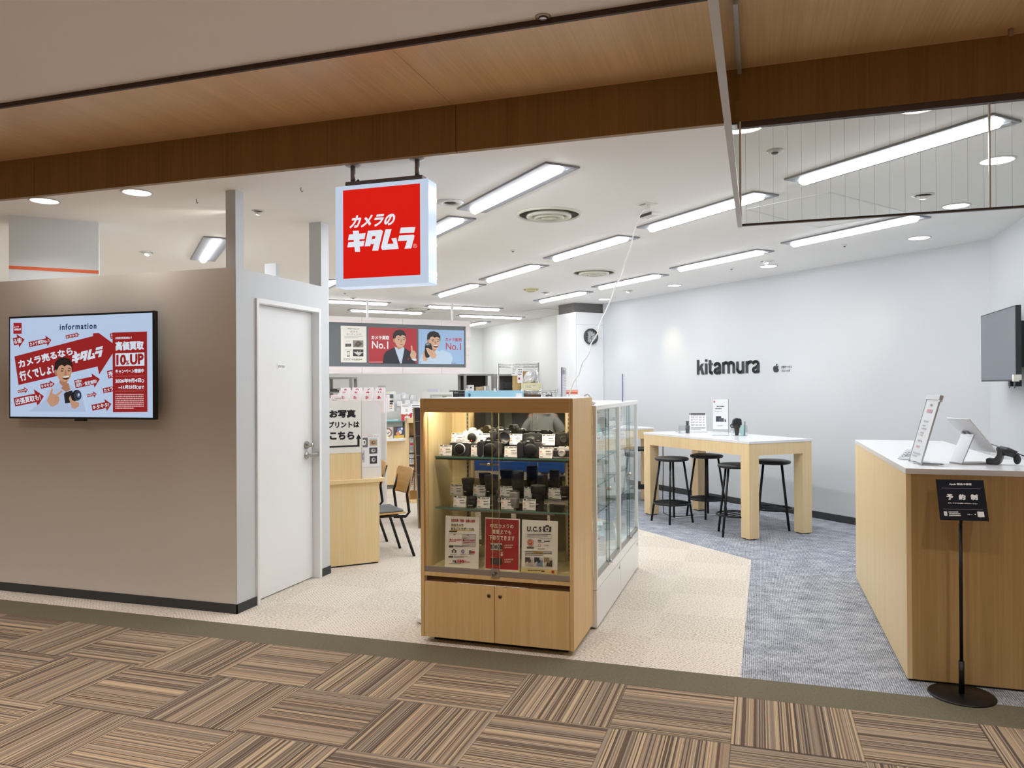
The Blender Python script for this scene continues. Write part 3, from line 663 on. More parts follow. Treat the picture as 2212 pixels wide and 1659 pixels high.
a.text('カメラ売るなら、', (250, 745), (1040, 545), (278, 855), TW, .045); a.text('行くでしょ?', (270, 900), (735, 788), (300, 1035), TW, .045)
kita_word(a, lambda x, y: (992 + (x - 212) * .675 + (y - 950) * .02, 718 + (y - 950) * .75 - (x - 212) * .13), TW)
# right column
a.poly([(1543, 370), (2008, 357), (2022, 1453), (1557, 1457)], RED)
a.text('店頭通常買取価格より', (1583, 430), (1805, 424), (1583, 462), TW, .02); a.text('高価買取', (1583, 492), (1965, 480), (1586, 618), TW, .05)
a.poly([(1583, 655), (1975, 642), (1978, 822), (1586, 830)], TW); a.text('10', (1598, 672), (1728, 668), (1600, 818), RED, .05); a.text('%', (1722, 750), (1772, 748), (1722, 812), RED, .03); a.text('UP', (1782, 664), (1966, 656), (1784, 812), RED, .05)
a.text('キャンペーン開催中', (1588, 872), (1972, 862), (1588, 928), TW, .04); a.line((1588, 966), (1974, 962), 3, '#d98a8a')
a.text('2026年9月4日', (1588, 1000), (1935, 990), (1588, 1060), TW, .05); a.ell(1957, 1030, 17, 24, TW); a.ell(1957, 1030, 10, 15, RED)
a.text('~11月23日', (1628, 1092), (1868, 1084), (1628, 1146), TW, .05); a.ell(1888, 1120, 17, 24, TW); a.ell(1888, 1120, 10, 15, RED); a.text('まで', (1910, 1095), (1975, 1092), (1910, 1144), TW, .05)
a.line((1588, 1170), (1978, 1168), 3, '#d98a8a'); a.lines(1592, 1208, 1975, 1420, 8, '#e3b9bb', .55, 3)
def man(a, X, hair='#221a1a', skin='#c99b7d', shade='#b07e62', shirt='#b9c9e6', mouth=True, jacket=None):
    """a smiling dark-haired man in the print; X maps a 0-100 wide, 0-130 tall head-and-shoulders frame into the sheet"""
    def P(pts, c): a.poly([X(*p) for p in pts], c)
    P([(-42, 190), (-30, 150), (-8, 128), (28, 112), (72, 110), (98, 124), (122, 146), (132, 190)], jacket or shirt)
    if jacket: P([(30, 112), (70, 110), (76, 190), (56, 190)], shirt)
    P([(34, 88), (68, 84), (74, 112), (52, 128), (30, 114)], shade)
    P([(30, 108), (50, 130), (38, 142), (20, 114)], shirt); P([(74, 106), (52, 130), (66, 140), (82, 112)], shirt)
    P([(4, 52), (6, 20), (24, 2), (52, -4), (80, 4), (96, 26), (96, 54), (88, 60), (20, 66), (12, 78)], hair)
    P([(8, 52), (4, 58), (8, 74), (18, 80), (20, 54)], shade)
    P([(16, 40), (30, 28), (54, 34), (78, 26), (92, 40), (94, 64), (88, 86), (74, 104), (58, 108), (42, 104), (26, 92), (18, 72)], skin)
    P([(14, 44), (22, 24), (40, 12), (66, 10), (88, 22), (96, 44), (86, 34), (70, 30), (56, 38), (44, 30), (28, 36), (20, 54)], hair)
    P([(34, 50), (44, 45), (54, 48), (54, 51), (44, 49)], hair); P([(70, 48), (80, 44), (90, 48), (90, 51), (80, 48)], hair)
    P([(36, 58), (44, 55), (53, 58), (44, 61)], '#3a2a26'); P([(72, 57), (80, 54), (88, 57), (80, 60)], '#3a2a26')
    P([(60, 54), (66, 54), (70, 74), (62, 78), (56, 74)], shade)
    if mouth: P([(44, 84), (62, 82), (84, 78), (80, 92), (66, 98), (52, 94)], '#5c2320'); P([(46, 84), (62, 82), (82, 79), (80, 86), (62, 89), (50, 88)], '#f0eeea')
    else: P([(48, 86), (64, 90), (80, 84), (64, 94)], '#8a4a44')
man(a, lambda x, y: (752 + x * 2.65 - (y - 60) * .05, 715 + y * 3.05), mouth=True)
a.poly([(430, 1447), (520, 1370), (640, 1290), (760, 1160), (850, 1120), (1000, 1125), (1150, 1240), (1200, 1450)], '#b4c6e4')
a.poly([(905, 1060), (960, 1060), (985, 1150), (925, 1178), (860, 1130)], '#b07e62')
# camera and hands in the print
a.poly([(898, 1205), (930, 1180), (1010, 1160), (1060, 1300), (1040, 1320), (915, 1335)], '#1d1c22'); a.ell(1075, 1225, 62, 75, '#17171c'); a.ell(1088, 1228, 50, 66, '#3e4655'); a.ell(1092, 1228, 38, 52, '#1a2030'); a.ell(1096, 1224, 26, 36, '#56708f'); a.ell(1100, 1218, 12, 18, '#c2d2e4')
SK = '#c7987c'
a.poly([(668, 1300), (700, 1220), (735, 1125), (750, 1140), (742, 1200), (790, 1215), (870, 1155), (880, 1175), (815, 1235), (838, 1250), (838, 1300), (822, 1340), (760, 1380), (720, 1375)], SK)
a.poly([(968, 1265), (990, 1225), (1010, 1290), (1060, 1310), (1110, 1330), (1105, 1375), (1050, 1412), (1010, 1395)], SK)
for y in (1262, 1290, 1318): a.line((775, y), (832, y - 8), 4, '#a8775c')
a.build('screen_picture', tv)['label'] = 'lit advert picture'

# ================================================================== wood display cabinet at the shop front
X0c, X1c, Y0c, Y1c = -1.838, -.947, 4.02, 4.525
cb = thing('display_cabinet', 'oak display cabinet with glass front full of cameras and lenses', 'cabinet', (-1.3925, 4.02, 0))
def cx(b, x0, x1, y0, y1, z0, z1, m=None): return b.box(x0 + 1.3925, x1 + 1.3925, y0 - 4.02, y1 - 4.02, z0, z1, m)
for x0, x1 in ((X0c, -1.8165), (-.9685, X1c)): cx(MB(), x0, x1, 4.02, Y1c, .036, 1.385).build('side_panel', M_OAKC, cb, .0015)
cx(MB(), -1.8165, -.9685, 4.022, 4.045, 1.309, 1.385).build('header_panel', wood('oak_header_shaded', '#dcb77e', '#c8a067', 'x', freq=55), cb, .001)  # header: cabinet oak darkened, the shade under the beam is in its colour
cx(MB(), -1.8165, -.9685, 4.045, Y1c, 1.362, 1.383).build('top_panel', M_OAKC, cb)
cx(MB(), X0c + .004, X1c - .004, 4.03, Y1c - .005, 1.385, 1.388).build('top_sheet', C('#e9eaec', .5), cb)
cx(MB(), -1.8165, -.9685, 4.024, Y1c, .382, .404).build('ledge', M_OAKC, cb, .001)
cx(MB(), -1.8165, -.9685, 4.10, Y1c, .404, .4145).build('case_floor', M_PALE, cb)
cx(cx(MB(), -1.8165, -.9685, 4.44, 4.52, .404, 1.362), -1.8165, -.9685, 4.06, 4.44, .036, .06).build('back_panel', M_PALE, cb)
for x0, x1 in ((-1.816, -1.812), (-.972, -.969)): cx(MB(), x0, x1, 4.075, 4.44, .4145, 1.362).build('side_lining', M_PALE, cb)
cx(MB(), -1.688, -1.092, 4.432, 4.4395, .4145, 1.36).build('mirror', M_MIRROR, cb)
for x in (-1.709, -1.071):
    p_ = MB(); cx(p_, x - .006, x + .006, 4.434, 4.4395, .42, 1.36, C('#8c8578', .4, .5))
    z = .45
    while z < 1.35: cx(p_, x - .003, x + .003, 4.4335, 4.434, z, z + .014, M_BLACK); z += .025
    p_.build('shelf_standard', None, cb)
for x0, x1, lk in ((-1.815, -1.396, -1.428), (-1.393, -.970, -1.362)):
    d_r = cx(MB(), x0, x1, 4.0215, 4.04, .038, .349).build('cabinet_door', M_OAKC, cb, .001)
    MB().lathe([(.0105, 0), (.0105, .004), (.008, .006), (0, .006)], 20, C('#8a7455', .3, .9), T(lk + 1.3925, .0015, .297) @ RX(PI / 2)).lathe([(.0058, .006), (.0058, .008), (0, .008)], 14, C('#3a3128', .4, .6), T(lk + 1.3925, .0015, .297) @ RX(PI / 2)).build('lock', None, d_r)
cx(MB(), -1.81, -.975, 4.045, 4.05, .349, .382).build('reveal', C('#5b3f20', .7), cb)
k_ = cx(MB(), -1.79, -1.0, 4.10, 4.45, .0, .036); k_.build('plinth', M_BLACK, cb)
cx(cx(MB(), -1.8165, -1.409, 4.028, 4.035, .4045, .436), -1.409, -.9685, 4.022, 4.028, .4045, .436).build('door_rail', M_ALU, cb, .001)
M_CGL = glass('cabinet_glass', (.985, .992, .985), .6, 1.4)
for x0, x1, y in ((-1.8165, -1.372, 4.038), (-1.409, -.9685, 4.030)):
    g_ = cx(MB(), x0, x1, y, y + .005, .42, 1.325).build('sliding_glass', M_CGL, cb)
    ed = x1 if x0 < -1.8 else x0; cx(MB(), ed - .0012, ed + .0012, y, y + .005, .42, 1.325).build('glass_edge', C('#cdbf86', .2), g_)
MB().lathe([(.0105, 0), (.0105, .022), (.008, .025), (0, .025)], 20, C('#8f897f', .25, .9), T(-1.394 + 1.3925, .002, .420) @ RX(PI / 2)).build('door_lock', None, cb)
MB().box(-.018, .03, -.004, .0, -.022, .03, None, T(-1.396 + 1.3925, .004, .42)).build('lock_plate', M_STEEL, cb)
q = ony(940 + 868 / 7.373, 910 + 685 / 7.373, 4.036)
MB().lathe([(.010, 0), (.010, .012), (.006, .016), (0, .016)], 18, C('#c6b48d', .25, .9), T(q.x + 1.3925, .008, q.z) @ RX(PI / 2)).box(q.x + 1.3925 - .058, q.x + 1.3925 + .055, .009, .0115, q.z - .005, q.z + .005, C('#a59a7c', .3, .8)).build('glass_latch', None, cb)
ZS = (1.052, .758)
for z in ZS:
    s_ = cx(MB(), -1.787, -.993, 4.115, 4.385, z - .008, z).build('glass_shelf', glass('shelf_glass', (.93, .965, .95), .8, 1.4), cb)
    cx(MB(), -1.787, -.993, 4.1135, 4.115, z - .008, z).build('shelf_edge', M_GEDGE, s_)
    for x in (-1.709, -1.071): cx(MB(), x - .004, x + .004, 4.16, 4.434, z - .022, z - .008).build('shelf_bracket', C('#4b4844', .35, .7), cb)
cx(MB(), -1.79, -1.0, 4.13, 4.135, ZS[0] - .02, ZS[0] - .008).build('support_bar', C('#55524d', .35, .7), cb); cx(MB(), -1.70, -1.08, 4.13, 4.135, ZS[1] - .02, ZS[1] - .008).build('support_bar', C('#8d8a86', .35, .7), cb)
cx(MB(), -1.80, -.985, 4.06, 4.085, 1.335, 1.36).build('light_strip', emit('cabinet_lamp', (1, .95, .85), 42), cb)
# contents -----------------------------------------------------------
def kz(zx, zy, y): return ony(940 + zx / 7.373, 910 + zy / 7.373, y)
YF, YR = 4.165, 4.285
R1 = kz(360, 352, YR).z; R2 = kz(340, 1166, YR).z
for z0, z1, lb in ((ZS[0], R1, 'clear acrylic riser on the upper glass shelf under the rear cameras'), (ZS[1], R2, 'clear acrylic riser on the lower glass shelf under the rear lenses')):
    t = thing('acrylic_riser', lb, 'display riser', (-1.39, YR, z0), group='acrylic risers in the oak cabinet')
    MB().box(-.36, .36, -.05, .075, z1 - z0 - .004, z1 - z0 - .0005).box(-.36, .36, -.05, -.046, .0005, z1 - z0 - .004).build('step', M_ACRY, t)
def price_card_mesh():
    W, Hh = .076, .062
    a = Art(W, Hh, T(-W / 2, 0, Hh) @ RX(PI / 2)); a.m.box(-W / 2, W / 2, 0, .0012, 0, Hh, C('#f4f2ec', .5)); a.m.box(-W / 2, W / 2, -.0, .02, 0, .0012, M_ACRY)
    a.rect(.003, .0015, .018, .0075, '#1c1c1e'); a.rect(.026, .0030, .050, .0075, '#26262a'); a.rect(.052, .0030, .072, .0075, '#5a5a60')
    a.lines(.006, .010, .05, .0145, 1, '#8a8a8c', .6, 2); a.ell(.0095, .0265, .0058, .0058, '#d97b4f'); a.ell(.0095, .0265, .0044, .0044, '#f1e0d2'); a.rect(.0065, .0258, .0125, .0272, '#d97b4f'); a.rect(.0088, .0235, .0102, .0295, '#d97b4f')
    a.lines(.038, .022, .072, .030, 1, '#3a3a3e', .55, 5); a.lines(.040, .034, .073, .047, 2, '#6b6b70', .45, 6); a.lines(.005, .038, .034, .043, 1, '#d38d6a', .5, 8); a.lines(.005, .053, .028, .058, 1, '#1f1f22', .8, 9)
    return a.m
PC = [None]
def card(zx, zy, y, z, label, tilt=.12):
    """price card whose lower left corner shows at zx, zy"""
    p = kz(zx, zy, y); x = p.x + .038
    if PC[0] is None: o = PC[0] = price_card_mesh().build('price_card')
    else: o = PC[0].copy(); COL.objects.link(o)
    o.location = (x, y, z + .0006); o.rotation_euler = (-tilt, 0, 0)
    return tag(o, 'small white price card ' + label, 'price card', 'price cards in the oak cabinet')
ZF = ZS[0]
for zx, lb in ((68, 'at the left end of the upper shelf front'), (568, 'left of the first big black camera, upper shelf front'), (1102, 'between the two big black cameras, upper shelf front'), (1655, 'beside the small silver compact camera, upper shelf front')): card(zx, 560, YF - .015, ZF, lb)
for zx, lb in ((258, 'left of the white camera, upper shelf rear row'), (688, 'right of the white camera, upper shelf rear row'), (1182, 'left of the flat black compact, upper shelf rear row'), (1700, 'left of the half hidden black camera, upper shelf rear row')): card(zx, 345, YR - .02, R1, lb)
for zx, lb in ((290, 'in front at the left of the short black lens, lower shelf'), (668, 'right of the short black lens, lower shelf front'), (1048, 'in front of the slim silver lens, lower shelf'), (1392, 'left of the hooded black lens, lower shelf front')): card(zx, 1390, YF - .015, ZS[1], lb)
for zx, lb in ((240, 'at the left end of the rear lens row, lower shelf'), (606, 'between the two left rear lenses, lower shelf'), (1032, 'left of the tallest black lens, lower shelf rear'), (1418, 'behind the hooded black lens, lower shelf rear'), (1802, 'right of the slim rear lens, lower shelf rear')): card(zx, 1160, YR - .02, R2, lb)
M_CAMB = C('#1b1c1f', .5, name='camera_black'); M_CAMG = C('#2a2b2e', .6, name='camera_rubber'); M_CAMS = C('#cfd0d2', .35, .25, name='camera_silver'); M_CAMW = C('#e9e9e8', .35, name='camera_white')
def rounded(w, h, r, n=5):
    pts = []
    for cx_, cy_, a0 in ((w / 2 - r, h - r, 0), (-w / 2 + r, h - r, 90), (-w / 2 + r, r, 180), (w / 2 - r, r, 270)):
        for i in range(n + 1): a = math.radians(a0 + 90 * i / n); pts.append((cx_ + r * math.cos(a), cy_ + r * math.sin(a)))
    return pts
UP = RX(PI / 2)           # prism drawn in x, z and pushed along -y
def slr(label, x, y, z, rz=0, s=1.0, silver=False, lens=None, body=None):
    t = thing('camera', label, 'camera', (x, y, z + .0006), rz, 'cameras in the oak cabinet'); B = body or (M_CAMS if silver else M_CAMB)
    MB().prism(rounded(.135 * s, .082 * s, .014 * s), -.022 * s, .022 * s, None, UP).build('body', M_CAMG if not body else B, t, .002 * s)
    MB().prism([(-.066 * s, .074 * s), (.066 * s, .074 * s), (.060 * s, .086 * s), (-.060 * s, .086 * s)], -.021 * s, .021 * s, B, UP).build('top_plate', B, t, .003 * s)
    MB().prism([(-.026 * s, .080 * s), (.026 * s, .080 * s), (.019 * s, .104 * s), (.011 * s, .110 * s), (-.011 * s, .110 * s), (-.019 * s, .104 * s)], -.020 * s, .030 * s, B, UP).build('viewfinder_hump', B, t, .003 * s)
    if not silver: MB().prism(rounded(.036 * s, .086 * s, .014 * s), .016 * s, .045 * s, M_CAMB, T(-.052 * s, 0, 0) @ UP).build('grip', M_CAMB, t, .005 * s)
    MB().lathe([(.013 * s, 0), (.013 * s, .009 * s), (.011 * s, .010 * s), (0, .010 * s)], 18, None, T(.045 * s, .002, .086 * s)).lathe([(.008 * s, 0), (.008 * s, .008 * s), (0, .008 * s)], 14, None, T(-.048 * s, -.01 * s, .086 * s)).build('dial', M_CAMS if silver else M_CAMB, t)
    ml = T(.004 * s, -.022 * s, .043 * s) @ UP
    MB().lathe([(.036 * s, 0), (.036 * s, .006 * s), (.033 * s, .008 * s)], 32, None, ml).build('mount_ring', M_CAMS if silver else M_CAMB, t)
    if lens: MB().lathe([(.034 * s, .006 * s), (.036 * s, .02 * s), (.036 * s, .05 * s), (.040 * s, .055 * s), (.040 * s, lens), (.036 * s, lens), (.034 * s, lens - .006), (0, lens - .008)], 32, None, ml).build('lens', C('#232427', .35), t)
    else: MB().lathe([(.032 * s, .006 * s), (.032 * s, .014 * s), (.029 * s, .016 * s), (.0, .016 * s)], 32, None, ml).build('body_cap', C('#0f1012', .45), t)
    q = Art(.03 * s, .008 * s, T(-.015 * s, -.0305 * s, .095 * s) @ RX(PI / 2)); q.lines(0, 0, .03 * s, .008 * s, 1, '#d8d8d8', .7, int(x * 1000) % 97); q.build('name_marking', t)
    for sx in (-1, 1): MB().cyl((sx * .066 * s, 0, .078 * s), (sx * .072 * s, 0, .078 * s), .003 * s, n=8).build('strap_lug', M_CAMS, t)
    return t
def at_(zx, y): return kz(zx, 700, y).x
slr('silver and black retro camera with black round cap at the left of the upper shelf', at_(388, YF), YF + .02, ZF, 0, .93, True)
slr('large black camera body with round cap in the middle of the upper shelf front', at_(850, YF), YF + .03, ZF, .18, 1.0)
slr('large black camera body with round cap, second from right at the upper shelf front', at_(1498, YF), YF + .03, ZF, .06, 1.0)
slr('black camera fitted with a wide lens, turned aside in the rear row', at_(1020, YR), YR + .02, R1, .55, .92, False, .062)
t = slr('white camera with a black cap and red dot, rear row of the upper shelf', at_(585, YR), YR + .02, R1, 0, .85, True, None, M_CAMW)
MB().lathe([(.004, 0), (.004, .001), (0, .001)], 12, None, T(.0034, -.0335, .018) @ UP).build('red_dot', C('#d8332a', .4), t)
def compact(label, x, y, z, s, body, face, ring, rz=0, lensr=.022):
    t = thing('compact_camera', label, 'camera', (x, y, z + .0006), rz, 'cameras in the oak cabinet')
    MB().prism(rounded(.11 * s, .064 * s, .008 * s), -.015 * s, .015 * s, None, UP).build('body', body, t, .002)
    MB().box(-.05 * s, .05 * s, -.0158 * s, -.015 * s, .008 * s, .046 * s).build('front_leather', face, t)
    MB().box(-.018 * s, .016 * s, -.008 * s, .008 * s, .064 * s, .070 * s).lathe([(.007 * s, 0), (.007 * s, .006 * s), (0, .006 * s)], 14, None, T(.035 * s, 0, .064 * s)).build('top_controls', ring, t)
    MB().lathe([(lensr * s, 0), (lensr * s, .016 * s), (lensr * .8 * s, .02 * s), (lensr * .55 * s, .017 * s)], 24, ring, T(.006 * s, -.0155 * s, .031 * s) @ UP).lathe([(lensr * .55 * s, .016 * s), (0, .0165 * s)], 20, M_BLACK, T(.006 * s, -.0155 * s, .031 * s) @ UP).build('lens', None, t)
    MB().box(-.046 * s, -.028 * s, -.0162 * s, -.015 * s, .05 * s, .059 * s).build('viewfinder_window', M_BLACK, t)
    return t
compact('small silver and black compact camera at the right end of the upper shelf', at_(2010, YF), YF + .015, ZF, .92, M_CAMS, M_CAMG, M_CAMS)
compact('flat black compact camera in the rear row of the upper shelf', at_(1540, YR), YR + .015, R1, 1.0, M_CAMB, C('#26272a', .4), C('#3a3b3f', .35, .4))
compact('black leathery camera partly hidden at the right end of the rear row', at_(2005, YR), YR + .03, R1, 1.05, M_CAMB, C('#1f2023', .7), M_CAMB, .3)
def lens_(label, zx, y, z, h, r, col_='#17181a', hood=False, slim=False):
    t = thing('camera_lens', label, 'camera lens', (at_(zx, y), y, z + .0006), random.random() * 3, 'lenses in the oak cabinet')
    M = C(col_, .38, .6 if slim else 0)
    MB().lathe([(r * .8, 0), (r * .8, h * .08), (r * .88, h * .1), (r * .88, h * .32), (r * .95, h * .36), (r * .95, h * .62), (r * .9, h * .64), (r * .97, h * .72)] + ([(r * .97, h * .97), (r * .9, h)] if not hood else [(r * .97, h * .8)]), 28, M).build('barrel', M, t)
    g_ = MB()
    for i in range(9): zz_ = h * (.40 + .022 * i); g_.lathe([(r * .955, zz_), (r * .975, zz_ + h * .006), (r * .955, zz_ + h * .012)], 28)
    g_.build('grip_ring', C('#0e0f10', .7) if not slim else C('#8f9194', .4, .6), t)
    MB().lathe([(r * .83, -.0005), (r * .83, h * .055), (r * .6, h * .055)], 24).build('rear_cap', C('#101113', .5), t)
    if hood: MB().lathe([(r * 1.0, h * .66), (r * 1.06, h * .68), (r * 1.14, h * .97), (r * 1.08, h), (r * .9, h * .99), (0, h * .96)], 28).build('lens_hood', C('#1c1d20', .5), t)
    else: MB().lathe([(r * .92, h * .985), (r * .92, h + .003), (r * .8, h + .004), (0, h + .003)], 28).build('lens_cap', C('#141517', .45), t)
    a = Art(.03, .006, T(-.015, -r * .90, h * .26) @ RX(PI / 2)); a.lines(0, 0, .03, .006, 1, '#c9c9c9' if not slim else '#444444', .7, int(zx)); o = a.build('scale_marking', t); o.rotation_euler = (0, 0, -t.rotation_euler.z)
    return t
Zl, Zr = ZS[1], R2
def hh(z0, z1, y): return abs(kz(0, z0, y).z - kz(0, z1, y).z)
lens_('hooded black lens at the left of the rear row, lower shelf', 522, YR, Zr, hh(890, 1150, YR), .034, hood=True)
lens_('stout hooded black lens second in the rear row, lower shelf', 890, YR, Zr, hh(840, 1165, YR), .038, hood=True)
lens_('tallest black lens in the middle of the rear row, lower shelf', 1318, YR, Zr, hh(790, 1180, YR), .0365)
lens_('slim black lens with fine rings at the right of the rear row, lower shelf', 1708, YR + .01, Zr, hh(845, 1180, YR), .032)
lens_('short black and pale lens cut off at the right of the rear row', 2075, YR, Zr, hh(1045, 1225, YR), .034)
lens_('short plain black lens at the front left of the lower shelf', 588, YF, Zl, hh(1200, 1360, YF), .028)
lens_('grey black lens standing behind the glass door overlap, lower shelf front', 920, YF + .02, Zl, hh(1160, 1350, YF), .028, '#3b3e40')
lens_('slim silver lens in the middle of the lower shelf front', 1262, YF + .01, Zl, hh(1115, 1385, YF), .029, '#a9aaad', slim=True)
lens_('large hooded black lens at the front right of the lower shelf', 1638, YF + .03, Zl, hh(1030, 1400, YF), .0385, hood=True)
# three notices leaning at the bottom of the cabinet
def notice(label, tl, tr, br, bl, zoom, sc, place_y, draw, w=.207, h=.292, group='notices at the bottom of the oak cabinet'):
    top = ony(zoom[0] + (tl[0] + tr[0]) / 2 / sc, zoom[1] + (tl[1] + tr[1]) / 2 / sc, place_y)
    t = thing('notice_sheet', label, 'notice', (top.x, place_y - .005, .4155), 0, group)
    M = RX(-.06); Mx = M @ T(-w / 2, -.0008, h) @ RX(PI / 2)
    MB().box(-w / 2, w / 2, 0, .0012, 0, h, None, M).build('sheet', C('#f1eee4', .45), t)
    MB().box(-w / 2 - .002, w / 2 + .002, .002, .004, 0, h, None, M).build('acrylic_back', M_ACRY, t)
    a = Art(w, h, Mx, [tl, tr, br, bl], 0, .45); draw(a); a.build('printing', t); return t
Z4 = (900, 1080)
def n1(a):
    R_, K = '#b5283a', '#2a2622'
    a.text('自然故障・物損・盗難も補償', (322, 178), (548, 188), (322, 206), R_, .03)
    a.poly([(318, 243), (436, 246), (436, 252), (318, 249)], '#e8c53a'); a.poly([(318, 280), (540, 285), (540, 292), (318, 287)], '#e8c53a')
    a.text('中古カメラ', (320, 222), (436, 225), (320, 248), K, .035); a.text('まるごとサポート(S)', (318, 256), (538, 262), (318, 286), K, .035)
    a.poly([(300, 288), (380, 290), (372, 304), (300, 303)], K); a.poly([(296, 316), (556, 326), (550, 438), (292, 426)], '#8b8680'); a.poly([(298, 319), (424, 324), (420, 430), (294, 424)], '#efece2'); a.poly([(426, 324), (553, 329), (547, 435), (422, 430)], '#c9c6c2')
    a.lines(340, 322, 384, 332, 1, K, .6); a.lines(468, 328, 512, 338, 1, K, .6)
    a.text('最大100,000円', (302, 362), (418, 366), (302, 382), R_, .03); a.text('最大50,000円', (428, 368), (546, 372), (428, 390), R_, .03); a.lines(300, 385, 416, 398, 1, R_, .6); a.lines(428, 356, 510, 364, 1, K, .6); a.lines(432, 396, 544, 412, 2, R_, .6)
    a.poly([(296, 428), (340, 430), (334, 446), (294, 444)], K); a.lines(350, 430, 490, 446, 2, K, .5)
    a.rect(322, 470, 366, 494, K); a.ell(344, 482, 11, 11, '#cfcac0'); a.rect(334, 462, 352, 472, K); a.ell(428, 484, 16, 18, '#55586a'); a.ell(428, 484, 11, 13, '#9aa0c0'); a.rect(488, 474, 512, 506, '#6b6662'); a.rect(512, 482, 544, 502, '#b5283a')
    for x in (308, 404, 478): a.lines(x, 508, x + 64, 520, 2, K, .4)
    a.poly([(292, 524), (336, 526), (332, 540), (290, 538)], K); a.lines(344, 526, 478, 542, 2, K, .5)
    a.text('月額', (328, 562), (366, 564), (328, 588), K, .03); a.text('550', (372, 558), (438, 561), (372, 588), R_, .05); a.text('円', (440, 570), (460, 571), (440, 590), R_, .03); a.lines(466, 578, 518, 588, 1, R_, .6); a.lines(296, 592, 500, 604, 1, K, .3)
notice('white paper notice with red heading, left of the three in the cabinet base', (268, 148), (590, 165), (575, 652), (250, 625), Z4, 4.424, 4.125, n1)
def n2(a):
    a.poly([(657, 178), (963, 196), (952, 675), (648, 652)], '#a32024'); w_ = '#f0e4d8'
    a.text('中古カメラの', (700, 226), (914, 236), (698, 268), w_, .02, 0, 1.1); a.text('買替えでも', (716, 282), (892, 292), (714, 326), w_, .02, 0, 1.1); a.text('下取りできます', (684, 336), (922, 350), (682, 382), w_, .02, 0, 1.1)
    a.poly([(700, 412), (806, 418), (804, 482), (698, 474)], '#3b3a3c'); a.poly([(700, 410), (806, 416), (806, 432), (700, 426)], '#b9b5ae'); a.ell(748, 450, 25, 25, '#c9c5bd'); a.ell(748, 450, 18, 18, '#55555a'); a.poly([(698, 468), (804, 476), (804, 484), (698, 476)], '#b9b5ae')
    a.lines(828, 430, 908, 472, 2, '#e0b9b0', .55); a.rect(792, 500, 812, 506, w_); a.poly([(796, 510), (808, 510), (808, 524), (816, 524), (801, 540), (786, 524), (796, 524)], w_)
    a.poly([(700, 552), (804, 560), (802, 622), (698, 612)], '#2a2426'); a.ell(756, 590, 24, 24, '#3f383a'); a.ell(756, 590, 16, 16, '#241f21'); a.lines(700, 546, 760, 554, 1, '#c9a39c', .5); a.lines(826, 566, 904, 610, 2, '#e0b9b0', .55)
notice('red paper notice with white border and two cameras, middle of the cabinet base', (655, 168), (975, 187), (960, 690), (640, 660), Z4, 4.424, 4.13, n2)
def n3(a):
    K = '#25282e'
    a.text('U.C.S', (1050, 250), (1190, 254), (1048, 300), K, .045, 0, 1.15); a.poly([(1204, 252), (1226, 252), (1230, 238), (1258, 239), (1262, 253), (1283, 254), (1281, 304), (1203, 302)], K); a.ell(1243, 278, 21, 22, '#f4f1ea'); a.rect(1230, 274, 1257, 283, K); a.rect(1239, 264, 1248, 293, K)
    a.poly([(1040, 316), (1289, 326), (1287, 366), (1037, 354)], '#9a968f'); a.poly([(1042, 318), (1287, 328), (1285, 364), (1039, 352)], '#f1eee4'); a.lines(1052, 326, 1278, 354, 2, K, .5, 4)
    a.ell(1081, 406, 32, 35, '#8e3a28'); a.ell(1081, 406, 28, 31, '#efe0d0'); a.ell(1081, 406, 24, 27, '#c35a36'); a.lines(1066, 394, 1098, 412, 2, '#efe0d0', .5); a.rect(1048, 446, 1116, 464, '#5a544e')
    a.poly([(1154, 382), (1190, 384), (1182, 396), (1154, 394)], K); a.rect(1214, 388, 1270, 398, K); a.lines(1158, 402, 1262, 410, 1, '#77736c', .5); a.ell(1170, 432, 13, 14, '#c35a36'); a.ell(1170, 432, 9, 10, '#efe0d0'); a.text('18,400', (1212, 426), (1258, 428), (1212, 438), '#55514a'); a.line((1110, 384), (1158, 410), 1.5, '#77736c'); a.line((1116, 440), (1160, 440), 1.5, '#77736c'); a.lines(1156, 462, 1272, 474, 1, '#77736c', .6)
    a.rect(1114, 492, 1204, 506, '#c79a2e'); a.lines(1032, 490, 1290, 538, 3, '#2f2d2a', .42, 5)
    for x, c1, c2 in ((1032, '#4a4744', '#b9b1a4'), (1122, '#22303f', '#6f8aa3'), (1214, '#8f7a5c', '#3a322a')):
        a.poly([(x, 546), (x + 80, 550), (x + 80, 634), (x, 628)], '#cfc7ba'); a.poly([(x, 546), (x + 52, 548), (x + 44, 580), (x, 600)], c1); a.poly([(x + 30, 590), (x + 80, 570), (x + 80, 634), (x + 20, 630)], c2); a.ell(x + 44, 582, 15, 18, c1)
    a.poly([(1000, 644), (1342, 664), (1339, 710), (996, 692)], '#d9c98f'); a.lines(1060, 668, 1266, 688, 1, '#6a6250', .5, 8); a.rect(1190, 672, 1222, 686, '#3a352a'); a.rect(1286, 670, 1313, 698, '#a8302a')
notice('white paper notice with camera and cross emblem, right in the cabinet base', (1000, 185), (1343, 203), (1340, 712), (995, 695), Z4, 4.424, 4.12, n3)
